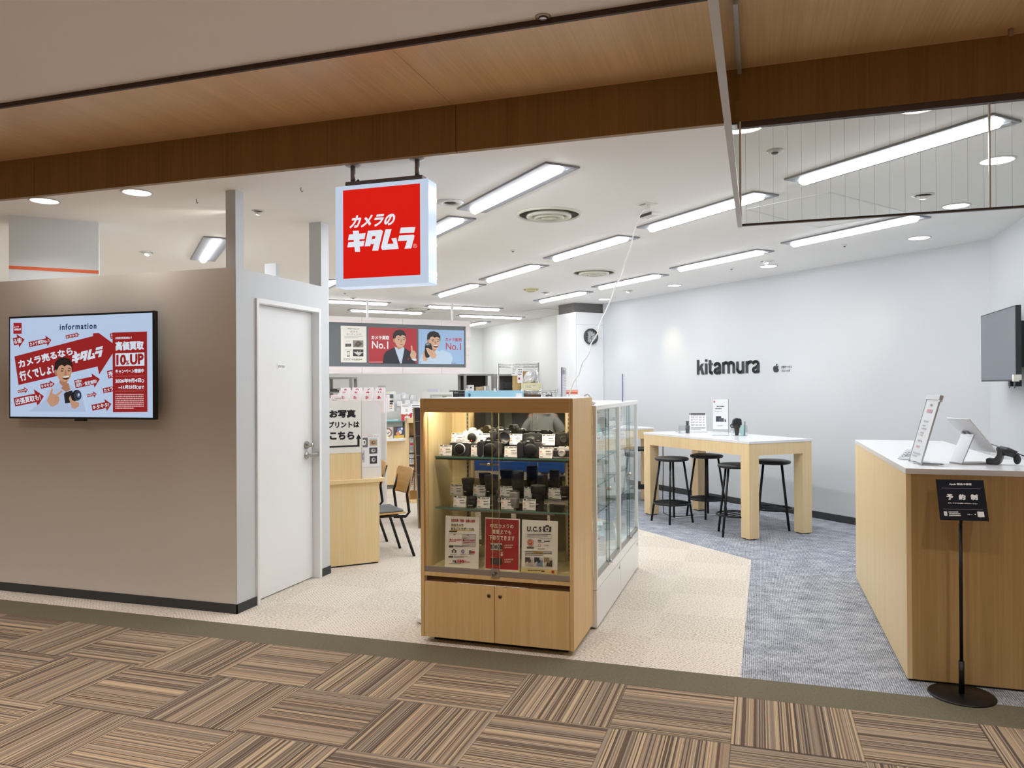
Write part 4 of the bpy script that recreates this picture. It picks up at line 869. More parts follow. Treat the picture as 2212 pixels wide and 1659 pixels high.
# ================================================================== white glass showcases behind the wood cabinet
WG = 'white glass showcases in a row'
M_WGL = glass('showcase_glass', (.975, .992, .985), .8, 1.16)
def showcase(label, y0, y1, shelves):
    t = thing('showcase', label, 'showcase', (-1.14, y0, 0), 0, WG); W, L = .215, y1 - y0
    MB().box(-W, W, 0, L - .002, .012, .232).build('base_cabinet', M_GLOSSW, t, .002)
    MB().box(-W + .02, W - .02, .02, L - .02, 0, .012).build('plinth', M_BLACK, t)
    MB().box(-W, W, 0, L - .002, .236, .302).build('base_rail', M_GLOSSW, t, .002)
    MB().box(-W + .02, W - .02, .02, L - .02, .302, .306).build('case_floor', C('#f2f4f6', .4), t)
    MB().box(-W, W, 0, L - .002, 1.308, 1.336).build('top_frame', M_WMET, t, .002)
    for x in (-W, W - .022):
        for y in (0, L - .026): MB().box(x, x + .022, y, y + .024, .302, 1.308).build('corner_post', M_WMET, t, .001)
    for x in (-W + .004,): MB().box(x, x + .005, .024, L - .026, .306, 1.308).build('glass_side', M_WGL, t)
    MB().box(-W + .022, W - .022, .006, .011, .306, 1.308).build('glass_end', M_WGL, t)
    m = L / 2
    for a, b, x in ((.024, m + .03, W - .010), (m - .03, L - .028, W - .018)):
        g = MB().box(x, x + .005, a, b, .325, 1.305).build('sliding_glass', M_WGL, t)
        e = b if a < .1 else a; MB().box(x, x + .005, e - .001, e + .001, .325, 1.305).build('glass_edge', C('#3f6f6b', .15), g)
    MB().box(W - .022, W + .0, .024, L - .028, .302, .325).build('bottom_track', M_ALU, t); MB().box(W - .012, W + .004, m - .03, m + .03, .306, .330).lathe([(.011, 0), (.011, .012), (0, .013)], 18, M_CHROME, T(W + .002, m + .015, .318) @ RY(PI / 2)).build('track_lock', M_CHROME, t)
    zz = .79
    MB().lathe([(.016, 0), (.016, .012), (.012, .018), (0, .019)], 20, None, T(W - .005, m + .0, zz) @ RY(PI / 2)).box(W - .006, W - .003, m - .07, m + .0, zz - .006, zz + .006).build('glass_latch', C('#c9c5c0', .25, .8), t)
    for z in shelves:
        s_ = MB().box(-W + .03, W - .04, .03, L - .03, z - .006, z).build('glass_shelf', glass('thin_shelf_glass', (.95, .98, .97), .8, 1.3), t)
        MB().box(W - .0405, W - .0395, .03, L - .03, z - .006, z).box(-W + .03, W - .04, .0295, .0305, z - .006, z).build('shelf_edge', C('#63948f', .12), s_)
    MB().lathe([(.009, 0), (.009, .003), (0, .004)], 14, None, T(W, L - .06, .20) @ RY(PI / 2)).build('base_lock', M_STEEL, t)
    MB().box(-W + .03, -W + .05, .03, L - .03, 1.296, 1.308).build('light_strip', emit('showcase_lamp', (1, 1, 1), 26), t)
    return t
SH = (1.165, .99, .83, .66)
showcase('white framed glass showcase directly behind the wood cabinet', 4.53, 5.355, SH)
showcase('white framed glass showcase second in the row, nearer the white table', 5.36, 6.185, SH)
WCARD = [None]
def wcard(x, y, z, rz, tilt, w=.09, h=.13):
    if WCARD[0] is None:
        a = Art(w, h, T(-w / 2, 0, h) @ RX(PI / 2)); a.m.box(-w / 2, w / 2, 0, .0015, 0, h, C('#f4f5f7', .4)); a.m.box(-w / 2, w / 2, 0, .05, 0, .0015, M_ACRY)
        a.lines(.01, .012, .08, .028, 1, '#a4a7ad', .6, 3); a.lines(.01, .04, .08, .10, 5, '#d3d5d9', .4, 4); o = WCARD[0] = a.m.build('price_card')
    else: o = WCARD[0].copy(); COL.objects.link(o)
    o.location = (x, y, z + .0015); o.rotation_euler = (-tilt, 0, rz)
    return tag(o, 'white price card tilted on a glass shelf of the white showcases', 'price card', 'price cards in the white showcases')
WBOX = [None]
def wbox(x, y, z, w, d, h):
    if WBOX[0] is None:
        m = MB().box(-.5, .5, -.5, .5, 0, 1, C('#eef1f3', .5)).box(-.501, -.5, -.3, .3, .3, .7, C('#9aa0a6', .5)).box(.5, .501, -.3, .3, .35, .6, C('#c9cdd1', .5)); o = WBOX[0] = m.build('product_box')
    else: o = WBOX[0].copy(); COL.objects.link(o)
    o.location = (x, y, z + .0005); o.scale = (w, d, h)
    return tag(o, 'white product box on a glass shelf of the white showcases', 'box', 'boxes in the white showcases')
rnd = random.Random(3)
for y0 in (4.53, 5.36):
    for z in SH + (.306,):
        for k in range(3): wcard(-1.02 - .05 * (k % 2), y0 + .15 + .23 * k, z, PI / 2 + rnd.uniform(-.1, .1) - .95, .30)
        if z in (.66, .83, .306, .99):
            for k in range(2): wbox(-1.19, y0 + .22 + .32 * k, z, .12, .17, rnd.uniform(.06, .12))
# slim signs standing on the showcases, white cable, puck-shaped base
def slim_sign(label, bl, top, yb, side):
    p = ony(bl[0], bl[1], yb); hgt = ony(top[0], top[1], yb).z - 1.3375
    t = thing('slim_sign', label, 'sign holder', (p.x, yb, 1.3375), 1.64, 'slim acrylic signs on the showcases')
    MB().box(-.075, .075, -.004, .004, .0, hgt).box(-.075, .075, -.03, .03, 0, .004).build('acrylic_holder', M_ACRY, t)
    MB().box(-.07, .07, -.0015, .0015, .012, hgt - .004).build('card', C('#f3f3f6', .5), t)
    MB().box(-.0765, -.0752, -.003, .003, .0, hgt).build('holder_edge', C('#6c62a8', .3), t)
    a = Art(.13, hgt - .03, T(-.065, -.0016, hgt - .012) @ RX(PI / 2)); a.rect(.01, .004, .12, .03, '#b9bcc4'); a.rect(.016, .009, .114, .025, '#eceef2') if side else None
    a.lines(.012, .045, .05, hgt - .04, 9, '#4d5670' if side else '#c4c6d2', .6, 4); a.lines(.075, .045, .12, hgt - .04, 14, '#8d93a6', .4, 5); a.build('printing', t)
slim_sign('slim white sign standing at the left on the showcases behind the wood cabinet', (1218, 857), (1218, 794), 4.75, False)
slim_sign('slim white sign with blue grey lettering standing on the farther showcase', (1347, 866), (1347, 808), 5.75, True)
pp = [ony(x, y, 4.60) for x, y in ((1262, 856), (1268, 851), (1273, 856), (1271, 863), (1275, 868), (1282, 871), (1276, 874))]
pp = [Vector((p.x, p.y + .01 * i, max(p.z, 1.344))) for i, p in enumerate(pp)]
tag(MB().tube(pp, .006, 8).ball(pp[-1], .013).build('coiled_cable', M_WMET), 'white coiled cable at the back right top of the wood cabinet', 'cable')
c = Vector((-1.945, 4.40)); t = thing('stand_base', 'white round base on the carpet peeking out left of the wood cabinet', 'stand base', (c.x, c.y, 0))
MB().lathe([(.08, .0), (.08, .006), (0, .006)], 32).build('rubber_foot', M_BLACK, t); MB().lathe([(.083, .006), (.085, .012), (.085, .03), (.080, .035), (0, .036)], 36).build('disc', M_WMET, t)

# ================================================================== bar tables and stools
ANG = math.radians(42.6)
def bar_table(label, x, y):
    t = thing('bar_table', label, 'table', (x, y, 0), ANG, 'oak bar tables with white tops'); W, L, K = .795, 1.72, .118
    MB().box(0, W, 0, L, .903, .927).build('table_top', M_GLOSSW, t, .002)
    ap = MB()
    ap.box(K, W - K, .004, .03, .79, .903).box(K, W - K, L - .03, L - .004, .79, .903).box(.004, .03, K, L - K, .79, .903).box(W - .03, W - .004, K, L - K, .79, .903).build('apron', M_OAK, t)
    for a in (0.004, W - K - .004):
        for b in (0.004, L - K - .004):
            l = MB().box(a, a + K, b, b + K, .01, .903).build('leg', M_OAK, t, .002); MB().box(a + .015, a + K - .015, b + .015, b + K - .015, 0, .01).build('leg_pad', M_BLACK, l)
    return t
bar_table('oak bar table with white top beside the white wall lettering', -.09, 7.545)
bar_table('oak bar table with white top half hidden behind the white showcases', -1.858, 9.345)
def stool():
    t = thing('bar_stool', '', 'stool', group='black round bar stools')
    MB().lathe([(0, .652), (.150, .652), (.172, .658), (.180, .668), (.178, .682), (.160, .690), (0, .692)], 40).build('seat', C('#1a1a1c', .45), t)
    for k in range(4):
        a = k * PI / 2; MB().cyl((.125 * math.cos(a), .125 * math.sin(a), .655), (.218 * math.cos(a), .218 * math.sin(a), 0.0), .0115, n=12).build('leg', M_BMET, t)
    MB().tube([(.192 * math.cos(i * PI / 18), .192 * math.sin(i * PI / 18), .2) for i in range(36)], .009, 8, None, True).build('foot_ring', M_BMET, t)
    b = MB()
    for y in (-.10, -.035, .035, .10): x = math.sqrt(.19 ** 2 - y * y); b.cyl((-x, y, .2), (x, y, .2), .0055, n=8)
    b.build('ring_bar', M_BMET, t)
    return t
st = stool()
for i, (x, y, r, lb) in enumerate(((-.893, 8.383, 0, 'leftmost under the bar table by the wall lettering, beside its cable'), (-.558, 8.817, 0, 'behind the leftmost one, on the wall side of the bar table'), (-.212, 7.825, .96, 'half hidden behind the thick front leg of the bar table'), (.128, 8.31, .785, 'rightmost under the bar table, between its two right legs'), (-1.47, 9.62, .2, 'seen through the white showcases, under the far bar table'))):
    lb = 'black round bar stool ' + lb
    if i == 0: st.location = (x, y, 0); st['label'] = lb
    else: dup(st, (x, y, 0), r, lb)
p_ = [(-1.03, 8.77, .79), (-1.03, 8.78, .5), (-1.035, 8.77, .2), (-1.02, 8.72, .03), (-.93, 8.68, .006), (-.80, 8.72, .006), (-.70, 8.85, .006)]
tag(MB().tube(p_, .005, 6).build('power_cable', C('#2a1f24', .5)), 'dark cable hanging from the bar table down to the grey carpet', 'cable')
tag(MB().box(-.02, .02, -.55, .55, 0, .008, None, T(-.48, 8.92, 0) @ RZ(-.9)).build('cable_cover', C('#c8c9cc', .5)), 'flat pale cable cover on the grey carpet behind the stools', 'cable cover')
# on the table
ZT = .9275; CAMH = math.atan2(-1, .12)
def at_table(x, y): return onz(x, y, ZT)
FD = 8.25
c = at_table(1508, 934); t = thing('leaflet_stand', 'acrylic stand with a printed price list on the white bar table', 'sign holder', tuple(c), math.radians(12))
MB().box(-.10, .10, 0, .003, .012, .225, None, RX(-.12)).box(-.10, .10, -.03, .05, 0, .003).build('acrylic_holder', M_ACRY, t)
a = Art(.185, .205, RX(-.12) @ T(-.0925, -.001, .22) @ RX(PI / 2)); a.rect(0, 0, .185, .205, '#f2f1f3'); a.rect(.012, .002, .178, .022, '#4c4b50'); a.rect(0, .002, .008, .022, '#2a2a2e'); a.rect(.012, .026, .178, .032, '#b9a9b0')
for i in range(4):
    for j, (x0, x1) in enumerate(((.014, .06), (.066, .096), (.104, .138), (.148, .172))): a.lines(x0, .04 + .03 * i, x1, .06 + .03 * i, 2, '#8d848e', .55, i * 5 + j)
a.rect(.012, .165, .178, .169, '#6a666c'); a.lines(.014, .176, .172, .196, 2, '#9a939c', .5, 9); a.build('price_list', t)
c = at_table(1557, 941); t = thing('sign_stand', 'tall acrylic stand with a white card and dark device picture on the bar table', 'sign holder', tuple(c), math.radians(12))
MB().box(-.082, .082, 0, .004, 0, .385).box(-.09, .082, -.04, .04, 0, .003).build('acrylic_holder', M_ACRY, t); MB().box(.079, .083, -.002, .006, 0, .385).build('holder_edge', C('#8e9399', .3), t)
a = Art(.155, .315, T(-.08, -.001, .382) @ RX(PI / 2)); a.rect(0, 0, .155, .315, '#eceef0'); a.rect(.008, .016, .022, .036, '#b2474c'); a.lines(.04, .07, .12, .088, 1, '#4d5056', .6, 2); a.lines(.025, .094, .135, .11, 1, '#4d5056', .6, 3); a.lines(.016, .124, .145, .134, 1, '#8e9196', .5, 4)
a.rect(.03, .178, .085, .232, '#3f444b'); a.rect(.06, .198, .112, .235, '#565c64'); a.rect(.028, .229, .112, .235, '#23262a'); a.rect(.12, .208, .13, .226, '#3f444b'); a.ell(.127, .230, .009, .007, '#23262a'); a.ell(.055, .28, .003, .004, '#33363a'); a.lines(.062, .276, .105, .284, 1, '#6c7076', .6, 6); a.build('card', t)
def clear_box(label, px, w, d, h, rz=.2):
    c = at_table(*px); t = thing('clear_box', label, 'clear box', tuple(c), rz, 'clear boxes on the bar table'); b = MB()
    b.box(-w, w, -d, d, 0, .003).box(-w, w, -d, -d + .003, .003, h).box(-w, w, d - .003, d, .003, h).box(-w, -w + .003, -d + .003, d - .003, .003, h).box(w - .003, w, -d + .003, d - .003, .003, h)
    b.build('box', M_ACRY, t); return c
c = clear_box('clear acrylic box right of the tall sign on the bar table', (1597, 941), .075, .05, .11)
t = thing('headset', 'black folded device leaning in the clear box on the bar table', 'device', (c.x - .025, c.y, c.z + .004), .3)
MB().prism([(-.052, .10), (-.038, .165), (-.004, .182), (.044, .172), (.05, .11), (.02, .07), (-.016, .055)], -.028, .028, None, RX(PI / 2)).build('body', M_BLACK, t, .010); MB().cyl((0, 0, .0), (.0, 0, .09), .018, .03).build('stem', C('#1f2023', .6), t); MB().tube([(-.045 + .02 * math.cos(i * .7), 0, .10 + .02 * math.sin(i * .7)) for i in range(9)], .005, 6).build('loop', M_BLACK, t)
for i, (dx, col_, h, lb) in enumerate(((.028, '#a8d8d2', .11, 'pale teal card box in the clear box on the bar table'), (.052, '#7c8a8c', .15, 'grey pen standing in the clear box on the bar table'))):
    if i == 0: o = box('card_box', C(col_, .4), c.x + dx - .014, c.x + dx + .012, c.y - .03, c.y + .03, c.z + .0035, c.z + h)
    else: o = MB().cyl((c.x + dx, c.y - .02, c.z + .0035), (c.x + dx + .004, c.y - .01, c.z + h), .008, n=10).build('pen', C(col_, .4))
    tag(o, lb, 'box' if i == 0 else 'pen')
c = clear_box('clear acrylic box at the left end of the bar table items', (1478, 936), .06, .04, .085)
t = thing('pen_cup', 'dark grey pen cup with black pens on the bar table left of the price list', 'pen cup', (c.x + .035, c.y, c.z + .0035)); MB().lathe([(.020, 0), (.023, .085), (.020, .085), (.018, .01), (0, .01)], 20).build('cup', C('#4d5557', .3), t)
for k, (dx, dy) in enumerate(((.006, .002), (-.006, .004), (.0, -.007))): tag(MB().cyl((c.x + .035 + dx * .5, c.y + dy * .5, c.z + .016), (c.x + .035 + dx * 1.8, c.y + dy * 1.6, c.z + .135), .005, n=8).build('pen', C('#17191b', .4)), 'black pen in the dark cup on the bar table', 'pen', 'pens in the dark cup')
c = at_table(1464, 934); tag(MB().lathe([(.028, 0), (.028, .006), (.022, .009), (.010, .009), (.0, .011)], 20, M_WMET, T(c.x, c.y, c.z)).lathe([(.029, .0062), (.0295, .008), (.0285, .009)], 20, M_BLACK, T(c.x, c.y, c.z)).build('puck_charger'), 'small white and black puck at the left end of the bar table', 'charger')

# ================================================================== reception counter at the right
ct_ = thing('reception_counter', 'oak reception counter with white top at the right of the shop front', 'counter', (.685, 4.19, 0))
PL = [(0, 0), (1.25, 0), (1.25, .62), (.585, .62), (.585, 2.08), (0, 2.08)]
def ins(p, d): return [(x + (d if x < .01 else -d), y + (d if y < .01 else -d)) for x, y in p]
MB().box(0, .022, 0, 2.09, .012, 1.014).build('side_panel', M_OAK, ct_); MB().box(.022, 1.25, 0.0, .022, .012, 1.014).build('front_panel', wood('oak_front_shaded', '#c6a573', '#a98956', 'z', .4, 60), ct_)  # front: counter oak darkened, corridor shade put into the colour
MB().box(.06, 1.2, .06, .62, 0, 1.0).box(.06, .585, .62, 2.07, 0, 1.0).build('carcass', C('#2a2521', .7), ct_)
MB().prism([(-.002, -.002), (1.25, -.002), (1.25, .62), (.6, .62), (.585, .64), (.585, 2.095), (-.002, 2.095)], 1.014, 1.042).build('counter_top', M_GLOSSW, ct_, .002)
MB().box(.01, 1.25, .012, .03, 0, .012).box(.01, .03, .03, 2.08, 0, .012).build('plinth', M_BLACK, ct_)
ZK = 1.0425
c = onz(1962, 1004, ZK); d2 = onz(1987, 1007, ZK)
def tilt_sign():
    b0 = onz(1976, 1001, ZK); t = thing('tilted_sign', 'clear acrylic sign leaning back at the left of the counter top, seen from its edge', 'sign holder', tuple(b0), math.radians(-85))
    Hh, Wd = .345, .21; M = RX(-.27)
    MB().box(-Wd / 2, Wd / 2, -.003, .003, 0, Hh, None, M).box(-Wd / 2, Wd / 2, -.003, .085, 0, .003).build('acrylic_holder', M_ACRY, t)
    MB().box(-.1, .1, -.0012, .0012, .012, Hh - .004, None, M).build('card', C('#f1f1f5', .4), t)
    MB().box(Wd / 2 - .002, Wd / 2 + .001, -.004, .004, 0, Hh, None, M).box(-Wd / 2 - .001, -Wd / 2 + .002, -.004, .004, 0, Hh, None, M).build('holder_edge', C('#c9ced4', .15), t)
    MB().box(-.11, .11, -.007, .010, Hh - .002, Hh + .022, None, M).box(.1, .125, -.006, .006, Hh - .012, Hh - .005, None, M).build('top_clip', C('#cfd3d8', .2, .2), t)
    a = Art(.19, .31, M @ T(-.095, -.0034, Hh - .02) @ RX(PI / 2)); a.lines(.08, .006, .14, .022, 1, '#8b8e99', .7, 1); a.lines(.05, .035, .14, .06, 1, '#c99aa1', .7, 2)
    for k, (y, h) in enumerate(((.095, .014), (.12, .01), (.135, .012), (.158, .012), (.172, .008), (.2, .014))): a.lines(.05, y, .13, y + h, 1, '#a9abb8', .7, k)
    a.lines(.05, .23, .12, .248, 1, '#cfa3a8', .7, 12); a.lines(.03, .268, .15, .296, 2, '#b0b2be', .6, 14); a.build('lettering', t); return t
tilt_sign()
c = onz(1958, 994, ZK); t = thing('price_board', 'small grey tilted notice lying at the foot of the leaning sign on the counter', 'notice', tuple(c), math.radians(-40))
M = T(0, .0, .004) @ RX(math.radians(-62)); MB().box(-.05, .05, -.002, .002, 0, .10, None, M).build('sheet', C('#b9bfc6', .4), t); a = Art(.09, .09, M @ T(-.045, -.0021, .096) @ RX(PI / 2))
for k in range(3): a.rect(.006, .03 + .018 * k, .014, .038 + .018 * k, '#5d646c'); a.lines(.02, .024 + .018 * k, .085, .04 + .018 * k, 1, '#5d646c', .6, k)
a.build('printing', t)
c = onz(2004, 1003, ZK); t = thing('pen', 'thin pen lying on the counter top by the leaning sign', 'pen', (c.x, c.y, ZK + .005), math.radians(-28)); MB().cyl((-.07, 0, 0), (.06, 0, 0), .0042, n=10).build('barrel', C('#d4d4da', .3), t); MB().cyl((.06, 0, 0), (.078, 0, 0), .0042, .0008, n=10).build('tip', C('#4a4658', .4), t); MB().box(-.07, -.02, -.001, .001, .004, .007).build('pen_clip', C('#6d6684', .3, .6), t)
# tablet on its stand
c = onz(2064, 1002, ZK); t = thing('tablet_stand', 'white tablet leaning back on an aluminium stand on the counter', 'tablet', (c.x, c.y, ZK), math.radians(25))
MB().prism([(0, 0), (.18, 0), (.18, .006), (.008, .006), (.008, .008), (0, .008)], -.045, .045, None, T(0, 0, 0) @ RX(PI / 2)).build('stand_foot', M_ALU, t)
up = [(0, .004), (.006, .004), (.075, .150), (.069, .153)]
MB().prism(up, -.045, .045, None, RX(PI / 2)).build('stand_arm', C('#c4c7cc', .3, .8), t)
tm = T(.088, 0, .146) @ RY(math.radians(48))
MB().prism([(-.115, -.085), (.115, -.085), (.115, .085), (-.115, .085)], 0, .007, None, tm).build('tablet_case', C('#f0f1f4', .3), t, .003)
MB().box(-.103, .103, -.075, .075, .007, .0075, C('#e9ebf0', .1), tm).build('tablet_screen', None, t)
MB().lathe([(.012, -.004), (.012, -.012), (0, -.012)], 16, None, tm @ T(-.02, .03, 0)).box(-.03, .01, -.008, .008, -.010, -.002, None, tm).build('hinge', C('#a7a9ad', .25, .9), t)
# handheld scanner
c = onz(2150, 1003, ZK); t = thing('barcode_scanner', 'dark grey handheld barcode scanner lying on the counter beside the tablet', 'scanner', (c.x, c.y, ZK + .001), math.radians(-25))
hd = [(-.035, .0), (.022, 0), (.034, .03), (.036, .075), (.022, .094), (.006, .088), (.012, .05), (-.004, .028), (-.035, .032)]
MB().prism(hd, -.030, .030, None, RX(PI / 2)).build('scanner_head', C('#4d4f53', .4), t, .008)
MB().tube([(.02, 0, .07), (.055, .002, .066), (.09, .004, .052)], [.026, .022, .019], 14).build('handle', C('#35373b', .4), t); MB().ball((.094, .004, .03), .024, None, 14, (.7, .8, 1.1)).build('handle_end', C('#2b2d31', .5), t)
MB().box(-.037, -.034, -.024, .024, .006, .026).build('scan_window', C('#17171b', .1), t)
b0 = onz(2090, 940, ZK + .14)
q0 = Vector((c.x, c.y, ZK)); tab = onz(2073, 1003, ZK)
tag(MB().tube([dep(2090, 940, 5.02), dep(2113, 951, 4.9), dep(2137, 958, 4.75), dep(2172, 970, 4.6), dep(2212, 985, 4.5)], .0035, 6).build('tablet_cable', C('#4a4c52', .5)), 'thin grey cable running from behind the tablet to the right edge', 'cable')
tag(MB().tube([(q0.x + .14, q0.y - .05, ZK + .03), (q0.x + .2, q0.y - .03, ZK + .012), (q0.x + .26, q0.y + .02, ZK + .004), (q0.x + .34, q0.y + .1, ZK + .004)], .004, 6).build('scanner_cable', C('#2b2c30', .5)), 'black cable of the handheld scanner curling on the counter', 'cable')
# black floor sign in front of the counter
fs = thing('floor_sign', 'black appointment sign on a thin pole standing in front of the counter', 'floor sign', (.893, 4.068, 0))
MB().lathe([(.142, 0), (.142, .004), (.136, .008), (.02, .012), (0, .012)], 48).build('stand_base', M_BMET, fs)
MB().cyl((0, 0, .01), (0, 0, .16), .0125, n=16).cyl((0, 0, .16), (0, 0, .80), .008, n=14).build('pole', M_BMET, fs)
cs = [(2021.0, 1035.5), (2124.4, 1037), (2136.7, 1126), (2031.1, 1122)]
tl = ony(*cs[0], 4.115); tr = ony(*cs[1], 4.105); br = ony(*cs[2], 4.005); bl = ony(*cs[3], 4.015)
O = (bl + br) / 2; U = ((tr - tl) + (br - bl)).normalized(); V = ((tl - bl) + (tr - br)); V = (V - U * V.dot(U)).normalized(); Wn = U.cross(V)
wd = ((tr - tl).length + (br - bl).length) / 2; ht = ((tl - bl).length + (tr - br).length) / 2
ctr = (tl + tr + bl + br) / 4 - Vector((.893, 4.068, 0))
PM = Matrix(((U.x, V.x, Wn.x, ctr.x), (U.y, V.y, Wn.y, ctr.y), (U.z, V.z, Wn.z, ctr.z), (0, 0, 0, 1)))
MB().box(-wd / 2, wd / 2, -ht / 2, ht / 2, -.004, 0, None, PM).build('sign_plate', C('#14151f', .7, 0, 0, .2), fs, .001)
MB().box(-.03, .03, -.06, .03, -.012, -.004, None, PM).cyl((0, 0, .79), tuple(PM @ Vector((0, -.04, -.008))), .007, n=10).build('plate_mount', M_BMET, fs)
ZS_ = [(290, 215), (1720, 235), (1890, 1465), (430, 1410)]
a = Art(wd, ht, PM @ T(-wd / 2, ht / 2, 0), ZS_, 0, .4); W_ = '#f1f2f4'
a.text('Apple 製品の修理', (685, 325), (1358, 333), (692, 398), W_, .05)
a.line((460, 475), (1640, 500), 14, '#77797f')
for tx, x0, x1 in (('予', 608, 808), ('約', 965, 1175), ('制', 1325, 1538)): a.text(tx, (x0, 655 + (x0 - 608) * .015), (x1, 660 + (x0 - 608) * .015), (x0 + 16, 825 + (x0 - 608) * .015), W_, .06)
a.text('スタッフまでお気軽にお声がけください', (650, 905), (1540, 928), (655, 945), W_, .04); a.line((520, 1100), (1700, 1130), 12, '#6c6e74')
a.poly([(535, 1172), (628, 1176), (645, 1306), (552, 1302)], '#e4e6ea'); a.poly([(575, 1215), (600, 1216), (606, 1262), (580, 1260)], '#b8bcc4')
a.lines(675, 1180, 1140, 1218, 1, W_, .7, 3); a.lines(690, 1232, 1225, 1272, 1, W_, .7, 4); a.text('サポート', (1230, 1246), (1385, 1252), (1234, 1284), W_, .04); a.lines(690, 1288, 1130, 1324, 1, W_, .7, 5); a.poly([(1450, 1252), (1478, 1250), (1498, 1266), (1480, 1284), (1452, 1278)], W_)
a.poly([(1526, 1184), (1728, 1190), (1750, 1352), (1548, 1346)], '#e9e9ea')
a.lines(1600, 1362, 1700, 1378, 1, '#9a9ca2', .6, 7); a.build('lettering', fs)

# ================================================================== wall lettering, emblem, clock, right screen
WA = math.atan2(-(WR1[1] - WR0[1]), -(WR1[0] - WR0[0]))     # direction along the wall to the viewer's right
wl = thing('wall_lettering', 'large dark grey lowercase wall lettering over the bar table', 'wall lettering', tuple(on_wall(1507, 808)), WA)
def wall_letters(word, box_px, parent, bold, inv, space=1.0):
    tl, tr, br, bl = [inv @ on_wall(*p) for p in box_px]
    vs, fs_ = glyphs(word, 0, space); 
    return tl, tr, br, bl
inv = (T(*on_wall(1507, 808)) @ RZ(WA)).inverted()
ZL = [(208, 295, 335, 547, 'k'), (345, 288, 385, 541, 'i'), (408, 298, 476, 538, 't'), (490, 340, 618, 540, 'a'), (640, 328, 855, 530, 'm'), (880, 325, 1018, 527, 'u'), (1040, 312, 1138, 520, 'r'), (1146, 306, 1292, 522, 'a')]
for x0, y0, x1, y1, ch in ZL:
    s = 280 / 2212; f = lambda x, y: inv @ on_wall(1480 + x * s, 740 + y * s)
    tl, tr, bl = f(x0, y0), f(x1, y0), f(x0, y1); w_ = tr.x - tl.x; h_ = tl.z - bl.z
    W9, H9 = x1 - x0, y1 - y0; K = '#2f3338'; a = Art(w_, h_, T(tl.x, -.008, tl.z) @ RX(PI / 2), [(0, 0), (W9, 0), (W9, H9), (0, H9)], 0, .5); q = 38; hq = 19
    def arc(cx_, cy_, rx, ry, a0, a1, n=12): return [(cx_ + rx * math.cos(math.radians(a0 + (a1 - a0) * i / n)), cy_ + ry * math.sin(math.radians(a0 + (a1 - a0) * i / n))) for i in range(n + 1)]
    if ch == 'k': a.rect(0, 0, q, H9, K); a.poly([(q - 4, H9 * .58), (74, H9 * .28), (118, H9 * .26), (40, H9 * .74)], K); a.poly([(52, H9 * .52), (80, H9 * .44), (127, H9), (82, H9)], K)
    elif ch == 'i': a.rect(0, 0, W9, H9 * .15, K); a.rect(0, H9 * .275, W9, H9, K)
    elif ch == 't': a.rect(4, 0, 4 + q, H9 * .84, K); a.rect(0 - 2, H9 * .22, W9, H9 * .36, K); a.stroke(arc(52, H9 * .80, 29, H9 * .2 - hq, 180, 90) + [(W9, H9 - hq)], q, K)
    elif ch == 'm':
        a.rect(0, 6, q, H9, K); a.stroke(arc(64, 62, 45, 62 - hq, 180, 360) + [(109, H9)], q, K); a.stroke(arc(151, 62, 45, 62 - hq, 180, 360) + [(196, H9)], q, K)
    elif ch == 'u': a.stroke([(hq, 0), (hq, H9 * .68)] + arc(66, H9 * .68, 47, H9 * .32 - hq, 180, 0) + [(113, 0)], q, K); a.rect(W9 - q - 4, 0, W9 - 4, H9, K)
    elif ch == 'r': a.rect(0, 6, q, H9, K); a.stroke(arc(90, 74, 62, 74 - hq, 195, 280), q, K)
    else:
        a.stroke(arc(64, 62, 44, 62 - hq, 190, 360) + [(108, H9 * .88), (118, H9 - 8)], q, K); a.stroke([(108, 92)] + [(86, 98)] + arc(60, H9 * .74, 40, H9 * .26 - hq, 270, 60)[::-1][::-1], q * .9, K)
        a.stroke(arc(58, H9 * .74, 38, H9 * .26 - hq, 300, 20), q * .9, K)
    o = a.build('letter', wl)
    sd = o.modifiers.new('solid', 'SOLIDIFY'); sd.thickness = .005; sd.offset = 0
s = 280 / 2212; pE = on_wall(1480 + 1508 * s, 740 + 512 * s)
em = thing('wall_emblem', 'small dark fruit emblem with two lines of lettering on the white wall', 'wall emblem', tuple(pE), WA); inv2 = (T(*pE) @ RZ(WA)).inverted(); g2 = lambda x, y: inv2 @ on_wall(1480 + x * s, 740 + y * s)
A0, A1, A2 = g2(1508, 362), g2(1602, 362), g2(1508, 512); w_, h_ = A1.x - A0.x, A0.z - A2.z
a = Art(w_, h_, T(A0.x, -.006, A0.z) @ RX(PI / 2), [(0, 0), (94, 0), (94, 150), (0, 150)], 0, .5)
a.poly([(48, 46), (58, 40), (70, 36), (82, 40), (90, 48), (80, 58), (76, 72), (80, 88), (94, 98), (88, 118), (76, 138), (66, 146), (56, 142), (48, 140), (38, 142), (28, 146), (14, 132), (4, 108), (0, 84), (4, 58), (16, 42), (30, 38), (40, 42)], '#2f3338')
a.poly([(48, 34), (50, 20), (58, 8), (70, 0), (70, 12), (64, 24), (56, 32)], '#2f3338'); o = a.build('emblem', em); sd = o.modifiers.new('solid', 'SOLIDIFY'); sd.thickness = .006; sd.offset = 0
B0_, B1_, B2_ = g2(1640, 396), g2(1836, 390), g2(1640, 504); w_, h_ = B1_.x - B0_.x, B0_.z - B2_.z
a = Art(w_, h_, T(B0_.x, -.003, B0_.z) @ RX(PI / 2)); a.tbox('正規サービス', 0, 0, w_ * .96, h_ * .42, '#3a3e44', .02); a.tbox('プロバイダ', 0, h_ * .6, w_ * .78, h_, '#3a3e44', .02); a.build('lettering', em)
cd = (CR - CF).normalized(); q = onp(1275.5, 727.3, (CF.x, CF.y, 0), (-cd.y, cd.x, 0)); ca = math.atan2(cd.y, cd.x)
